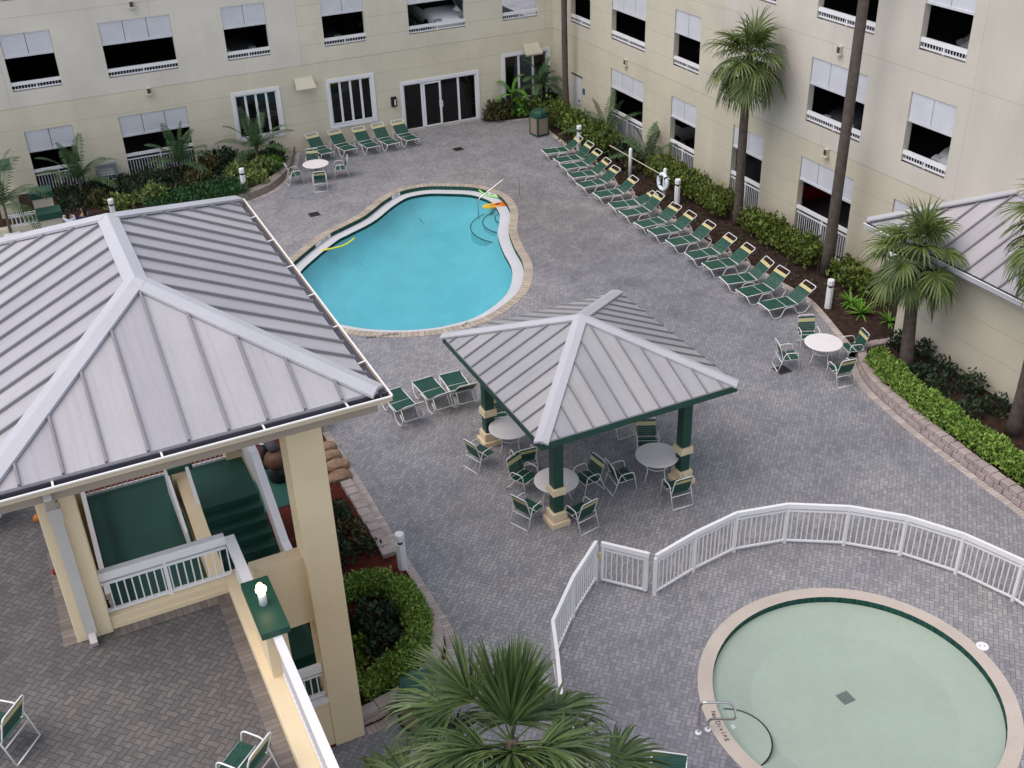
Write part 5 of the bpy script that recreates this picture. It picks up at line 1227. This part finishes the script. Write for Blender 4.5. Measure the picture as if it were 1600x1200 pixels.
for phi, el, pet, R_, sp, dr in ((95, 80, .30, 1.15, 30, .2), (60, 70, .35, 1.10, 34, .3), (125, 68, .40, 1.05, 36, .35), (80, 58, .35, 1.05, 45, .5), (150, 52, .8, 1.05, 60, .5), (152, 30, .95, 1.1, 100, .9), (172, 16, .85, 1.0, 100, 1.0), (190, 4, 1.45, 1.10, 100, .9), (216, -8, 1.15, 1.0, 105, 1.1), (36, 32, .65, 1.05, 100, 1.3), (14, 8, .80, .95, 105, 1.6), (-4, 4, 1.40, 1.05, 95, .8), (-30, -8, 1.05, 1.0, 105, 1.1), (-88, 22, .75, 1.05, 110, .9), (-125, 6, .9, 1.0, 110, 1.1), (-58, 4, .9, 1.0, 110, 1.1), (104, 30, .35, 1.0, 100, 1.2), (75, 34, .3, 1.05, 95, 1.0), (248, 10, .7, 1.0, 110, 1.2), (-90, 52, .5, .95, 90, .9), (-140, 46, .55, 1.0, 95, .9), (-40, 44, .55, 1.0, 95, .9), (200, 30, .7, 1.0, 100, 1.0), (-15, 30, .7, 1.0, 100, 1.0), (178, -6, 1.9, 1.0, 100, .9), (-12, -6, 1.75, .95, 95, .9), (-60, 28, .6, .95, 100, 1.0), (118, 12, .75, .9, 105, 1.5)):
    fan_frond(m, m, nc+Vector((0, 0, .12)), math.radians(phi-24.8), math.radians(el), pet, R_, 42, dr, .0185, True, sp)
m.build('crown', L['fan2'], npm)
for phi in (80, 160, 20, 250): fan_frond(dm, dm, nc, math.radians(phi-24.8), math.radians(-35), .7, .7, 18, 2.2, .02)
dm.build('dead_frond', L['dead'], npm)
# feather palms
feather_palm('feather palm standing in front of the first side opening', (24.55, 42.1, .05), .5, 12, 2.1, None, 3)
feather_palm('feather palm standing between the first and second side openings', (24.6, 38.6, .05), .45, 11, 1.9, None, 4)
feather_palm('feather palm in front of the leftmost ground opening of the far wing', (2.35, 47.4, .3), .7, 12, 1.9, None, 5)
feather_palm('feather palm in front of the wide ground opening of the far wing', (6.55, 47.6, .3), .6, 11, 1.7, None, 6)
feather_palm('feather palm in front of the four pane window by the flower bed', (9.85, 47.3, .3), .7, 13, 1.9, None, 8)
p = at(18, 335, 1.5); feather_palm('arching feather palm beside the cream piers at the far left', (p.x-.2, p.y, 0), 1.9, 12, 2.4, None, 9, arch=1.9, lf=.5)
feather_palm('bushy feather palm beneath the three pane window in the corner', (24.3, 48.0, .05), 1.35, 11, 1.5, L['feather'], 10, arch=1.7)
feather_palm('short feather palm with curling leaf at the left of the corner bed', (22.75, 48.2, .05), 1.1, 5, 1.3, L['bright'], 12, arch=2.4, lf=.25)
# ------------------------------------------------------------------ shrubs and hedges
hedge('leafy_hedge', [(24.0,46.6),(24.15,44.6),(24.05,42.5),(24.1,40.6)], 1.25, 1.15, 800, .165, L['hedge'], 'bright leafy hedge between the litter bin and the first rescue post', .03)
hedge('leafy_hedge', [(24.45,38.0),(24.55,36.5),(24.5,34.5),(24.45,32.3)], 1.10, 1.0, 800, .165, L['hedge'], 'bright leafy hedge between the life ring and the leaning fan palm', .03)
hedge('leafy_hedge', [(24.5,31.4),(24.5,29.8),(24.45,28.0),(24.4,27.1)], 1.05, .95, 800, .165, L['hedge'], 'bright leafy hedge between the two palm trunks of the lounger row', .03)
hedge('leafy_hedge', [(24.6,26.3),(24.6,25.4),(24.62,24.5)], .95, .85, 700, .165, L['hedge'], 'short leafy hedge at the foot of the wall past the tallest palm', .03)
bush('shrub', (24.35, 40.0, .05), .55, .7, .8, 420, .22, L['dark'], 'dark shrub between the two feather palms at the side wall')
bush('shrub', (24.0, 38.9, .05), .5, .6, .55, 300, .20, L['croton'], 'reddish low shrub behind the rescue pole')
hedge('clipped_hedge', [(21.52,20.95),(21.22,20.0),(21.02,18.8),(20.92,17.4),(20.86,16.2),(20.8,14.8),(20.6,12.6),(20.3,10)], .72, .62, 1500, .115, L['hedge2'], 'long green hedge on top of the planter block wall by the side building', .22, .16)
hedge('clipped_hedge', [(4.2,18.72),(4.75,18.74),(5.25,18.45),(5.46,17.8),(5.42,17.0),(5.22,16.5),(4.78,16.05),(4.22,15.86),(3.65,15.72)], .66, .62, 2400, .085, L['hedge2'], 'crescent shaped clipped hedge round the red mulch by the large column', .05, .14)
for (x, y, r, h, mt, lb) in ((22.82,21.38,.35,.45,'dark','tiny dark bush at the far corner of the side building'),(22.95,20.5,.36,.5,'dark','small dark bush behind the bent fan palm trunk'),(22.65,19.45,.42,.5,'dark','dark bush halfway along the side building wall'),(22.72,18.45,.40,.55,'dark','dark bush between the two fan palm trunks, nearest the wall'),(22.6,17.4,.38,.5,'dark','dark bush behind the trunk at the picture edge'),(21.95,18.9,.45,.42,'dark','low dark bush just behind the planter hedge'),(21.85,17.6,.42,.42,'dark','low dark bush between hedge and trunk near the picture edge'),(21.95,19.7,.36,.4,'dark','low dark bush at the foot of the bent fan palm')):
    bush('shrub', (x, y, .26), r, r, h, 240, .14, L[mt], lb)
for (x, y, r, h, mt, n, lf, lb) in ((4.75,22.3,.42,.5,'dark',260,.15,'dark bush just right of the large column in red mulch'),(4.9,21.4,.55,.6,'dark',420,.16,'larger dark bush along the square edging blocks'),(5.1,20.6,.45,.55,'croton',260,.15,'dark bush with a few orange leaves in red mulch'),(4.7,20.05,.35,.45,'dark',220,.13,'small dark bush in red mulch above the clipped hedge'),(5.35,20.1,.28,.3,'dark',150,.12,'smallest bush near the white bollard'),(4.6,17.5,.55,.6,'dark',420,.16,'dark bush inside the crescent hedge, the far one'),(4.55,16.7,.55,.6,'dark',420,.16,'dark bush inside the crescent hedge, the near one'),(4.0,17.0,.40,.4,'lime',260,.13,'yellow green bush inside the crescent hedge'),(3.95,16.3,.38,.35,'lime',220,.12,'small lime bush beside the large column inside the hedge'),(3.9,17.8,.45,.5,'dark',300,.15,'dark bush against the column inside the crescent hedge')):
    bush('shrub', (x, y, .05), r, r, h, n, lf, L[mt], lb)
def rosette(name, x, y, z, n, ln, mat, label, w=.07):
    t = empty(name, (x, y, z), label, 'plant', 'strappy plants in the side bed'); m = MB()
    for i in range(n):
        az = i*2.4; el = math.radians(ru(25, 75)); d = Vector((math.cos(az)*math.cos(el), math.sin(az)*math.cos(el), math.sin(el))); sd_ = Vector((-math.sin(az), math.cos(az), 0)); p = Vector((x, y, z)); V = []
        for k, ww in enumerate((.5, 1, .9, .6, .05)): V += [p-sd_*w*ww*.5, p+sd_*w*ww*.5]; d = (d+Vector((0, 0, -.22))).normalized(); p = p+d*ln/4*ru(.9, 1.1)
        m.add(V, [(2*k, 2*k+1, 2*k+3, 2*k+2) for k in range(4)])
    m.build('foliage', mat, t)
rosette('strappy_plant', 23.75, 24.6, .05, 26, .55, L['bright'], 'bright green strappy plant, farthest in the bed by the side building'); rosette('strappy_plant', 23.55, 23.85, .05, 28, .6, L['bright'], 'bright green strappy plant in the middle of the bed corner'); rosette('strappy_plant', 23.9, 23.0, .05, 22, .5, L['bright'], 'bright green strappy plant nearest the side building wall')
rosette('strappy_plant', 24.6, 24.0, .05, 18, .45, L['croton'], 'rusty red strappy plant under the side wing railing')
# far corner bed
for (x, y, r, h, mt, n, lb) in ((21.75,48.2,.45,.75,'croton',320,'orange and green croton bush nearest the lantern'),(22.35,48.25,.5,.7,'croton',340,'orange and green croton bush under the three pane window'),(23.1,48.2,.5,.85,'bright',300,'broad leafed green bush in the middle of the corner bed'),(23.9,48.1,.5,.75,'var',300,'yellow green bush in the corner bed behind the bin'),(24.75,48.1,.5,.9,'dark',320,'dark bush at the very corner of the two wings'),(22.75,48.35,.45,.8,'dark',300,'dark bush between croton and broad leafed bush')):
    bush('shrub', (x, y, .05), r, r*.8, h, n, .24, L[mt], lb, up=.7)
# far left bed
for (x, y, r, h, mt, n, lf, lb) in ((8.6,47.6,.6,.75,'dark',400,.2,'dark bush in the far bed left of the window palm'),(10.6,47.2,.45,.7,'dark',350,.2,'greyish bush at the right end of the far bed'),(9.7,46.1,.65,.6,'var',420,.18,'variegated bush in the far bed right of the bollard'),(8.7,46.0,.7,.55,'var',460,.18,'variegated bush in the far bed just left of the bollard'),(10.35,46.4,.4,.45,'bright',260,.16,'light green bush at the curved end of the far bed'),(9.1,45.1,.55,.5,'var',360,.17,'lowest variegated bush right beside the bollard'),(7.6,47.3,.55,.7,'croton',340,.2,'brownish bush under the right end of the wide railing'),(5.2,46.9,.6,.55,'dark',360,.18,'dark bush below the wide ground railing'),(7.0,46.2,.7,.5,'croton',380,.18,'reddish bush in the middle of the far bed'),(3.4,46.8,.6,.55,'dark',360,.18,'dark bush below the vent box'),(4.9,45.2,.75,.55,'var',460,.18,'variegated bush seen just above the pavilion ridge'),(3.6,44.9,.6,.55,'var',380,.18,'variegated bush next to the two people'),(2.9,45.9,.5,.5,'croton',300,.18,'brown red bush behind the two people')):
    bush('shrub', (x, y, .30), r, r*.9, h, n, lf, L[mt], lb)
m = MB(); P = [(ru(4.5, 8.6), ru(43.9, 45.4), .30+ru(.02, .28)) for _ in range(4200)]; leafset(m, P, .15, .7); tag(m.build('ground_cover', L['cover']), 'dense dark green ground cover in the far bed along the pavilion roof', 'ground cover', None, 'stuff')
m = MB(); P = [(ru(1.2, 10.4), ru(45.6, 48.5), .30+ru(.0, .22)) for _ in range(3800)]; leafset(m, P, .17, .7); tag(m.build('ground_cover', L['dark']), 'patchy dark low plants between the shrubs of the far bed', 'ground cover', None, 'stuff')
m = MB(); P = [(ru(22.95, 23.9), ru(24.5, 44), .05+ru(0, .10)) for _ in range(800)]; leafset(m, P, .12, .5); tag(m.build('ground_litter', L['dark']), 'sparse low growth on the mulch behind the loungers', 'ground cover', None, 'stuff')
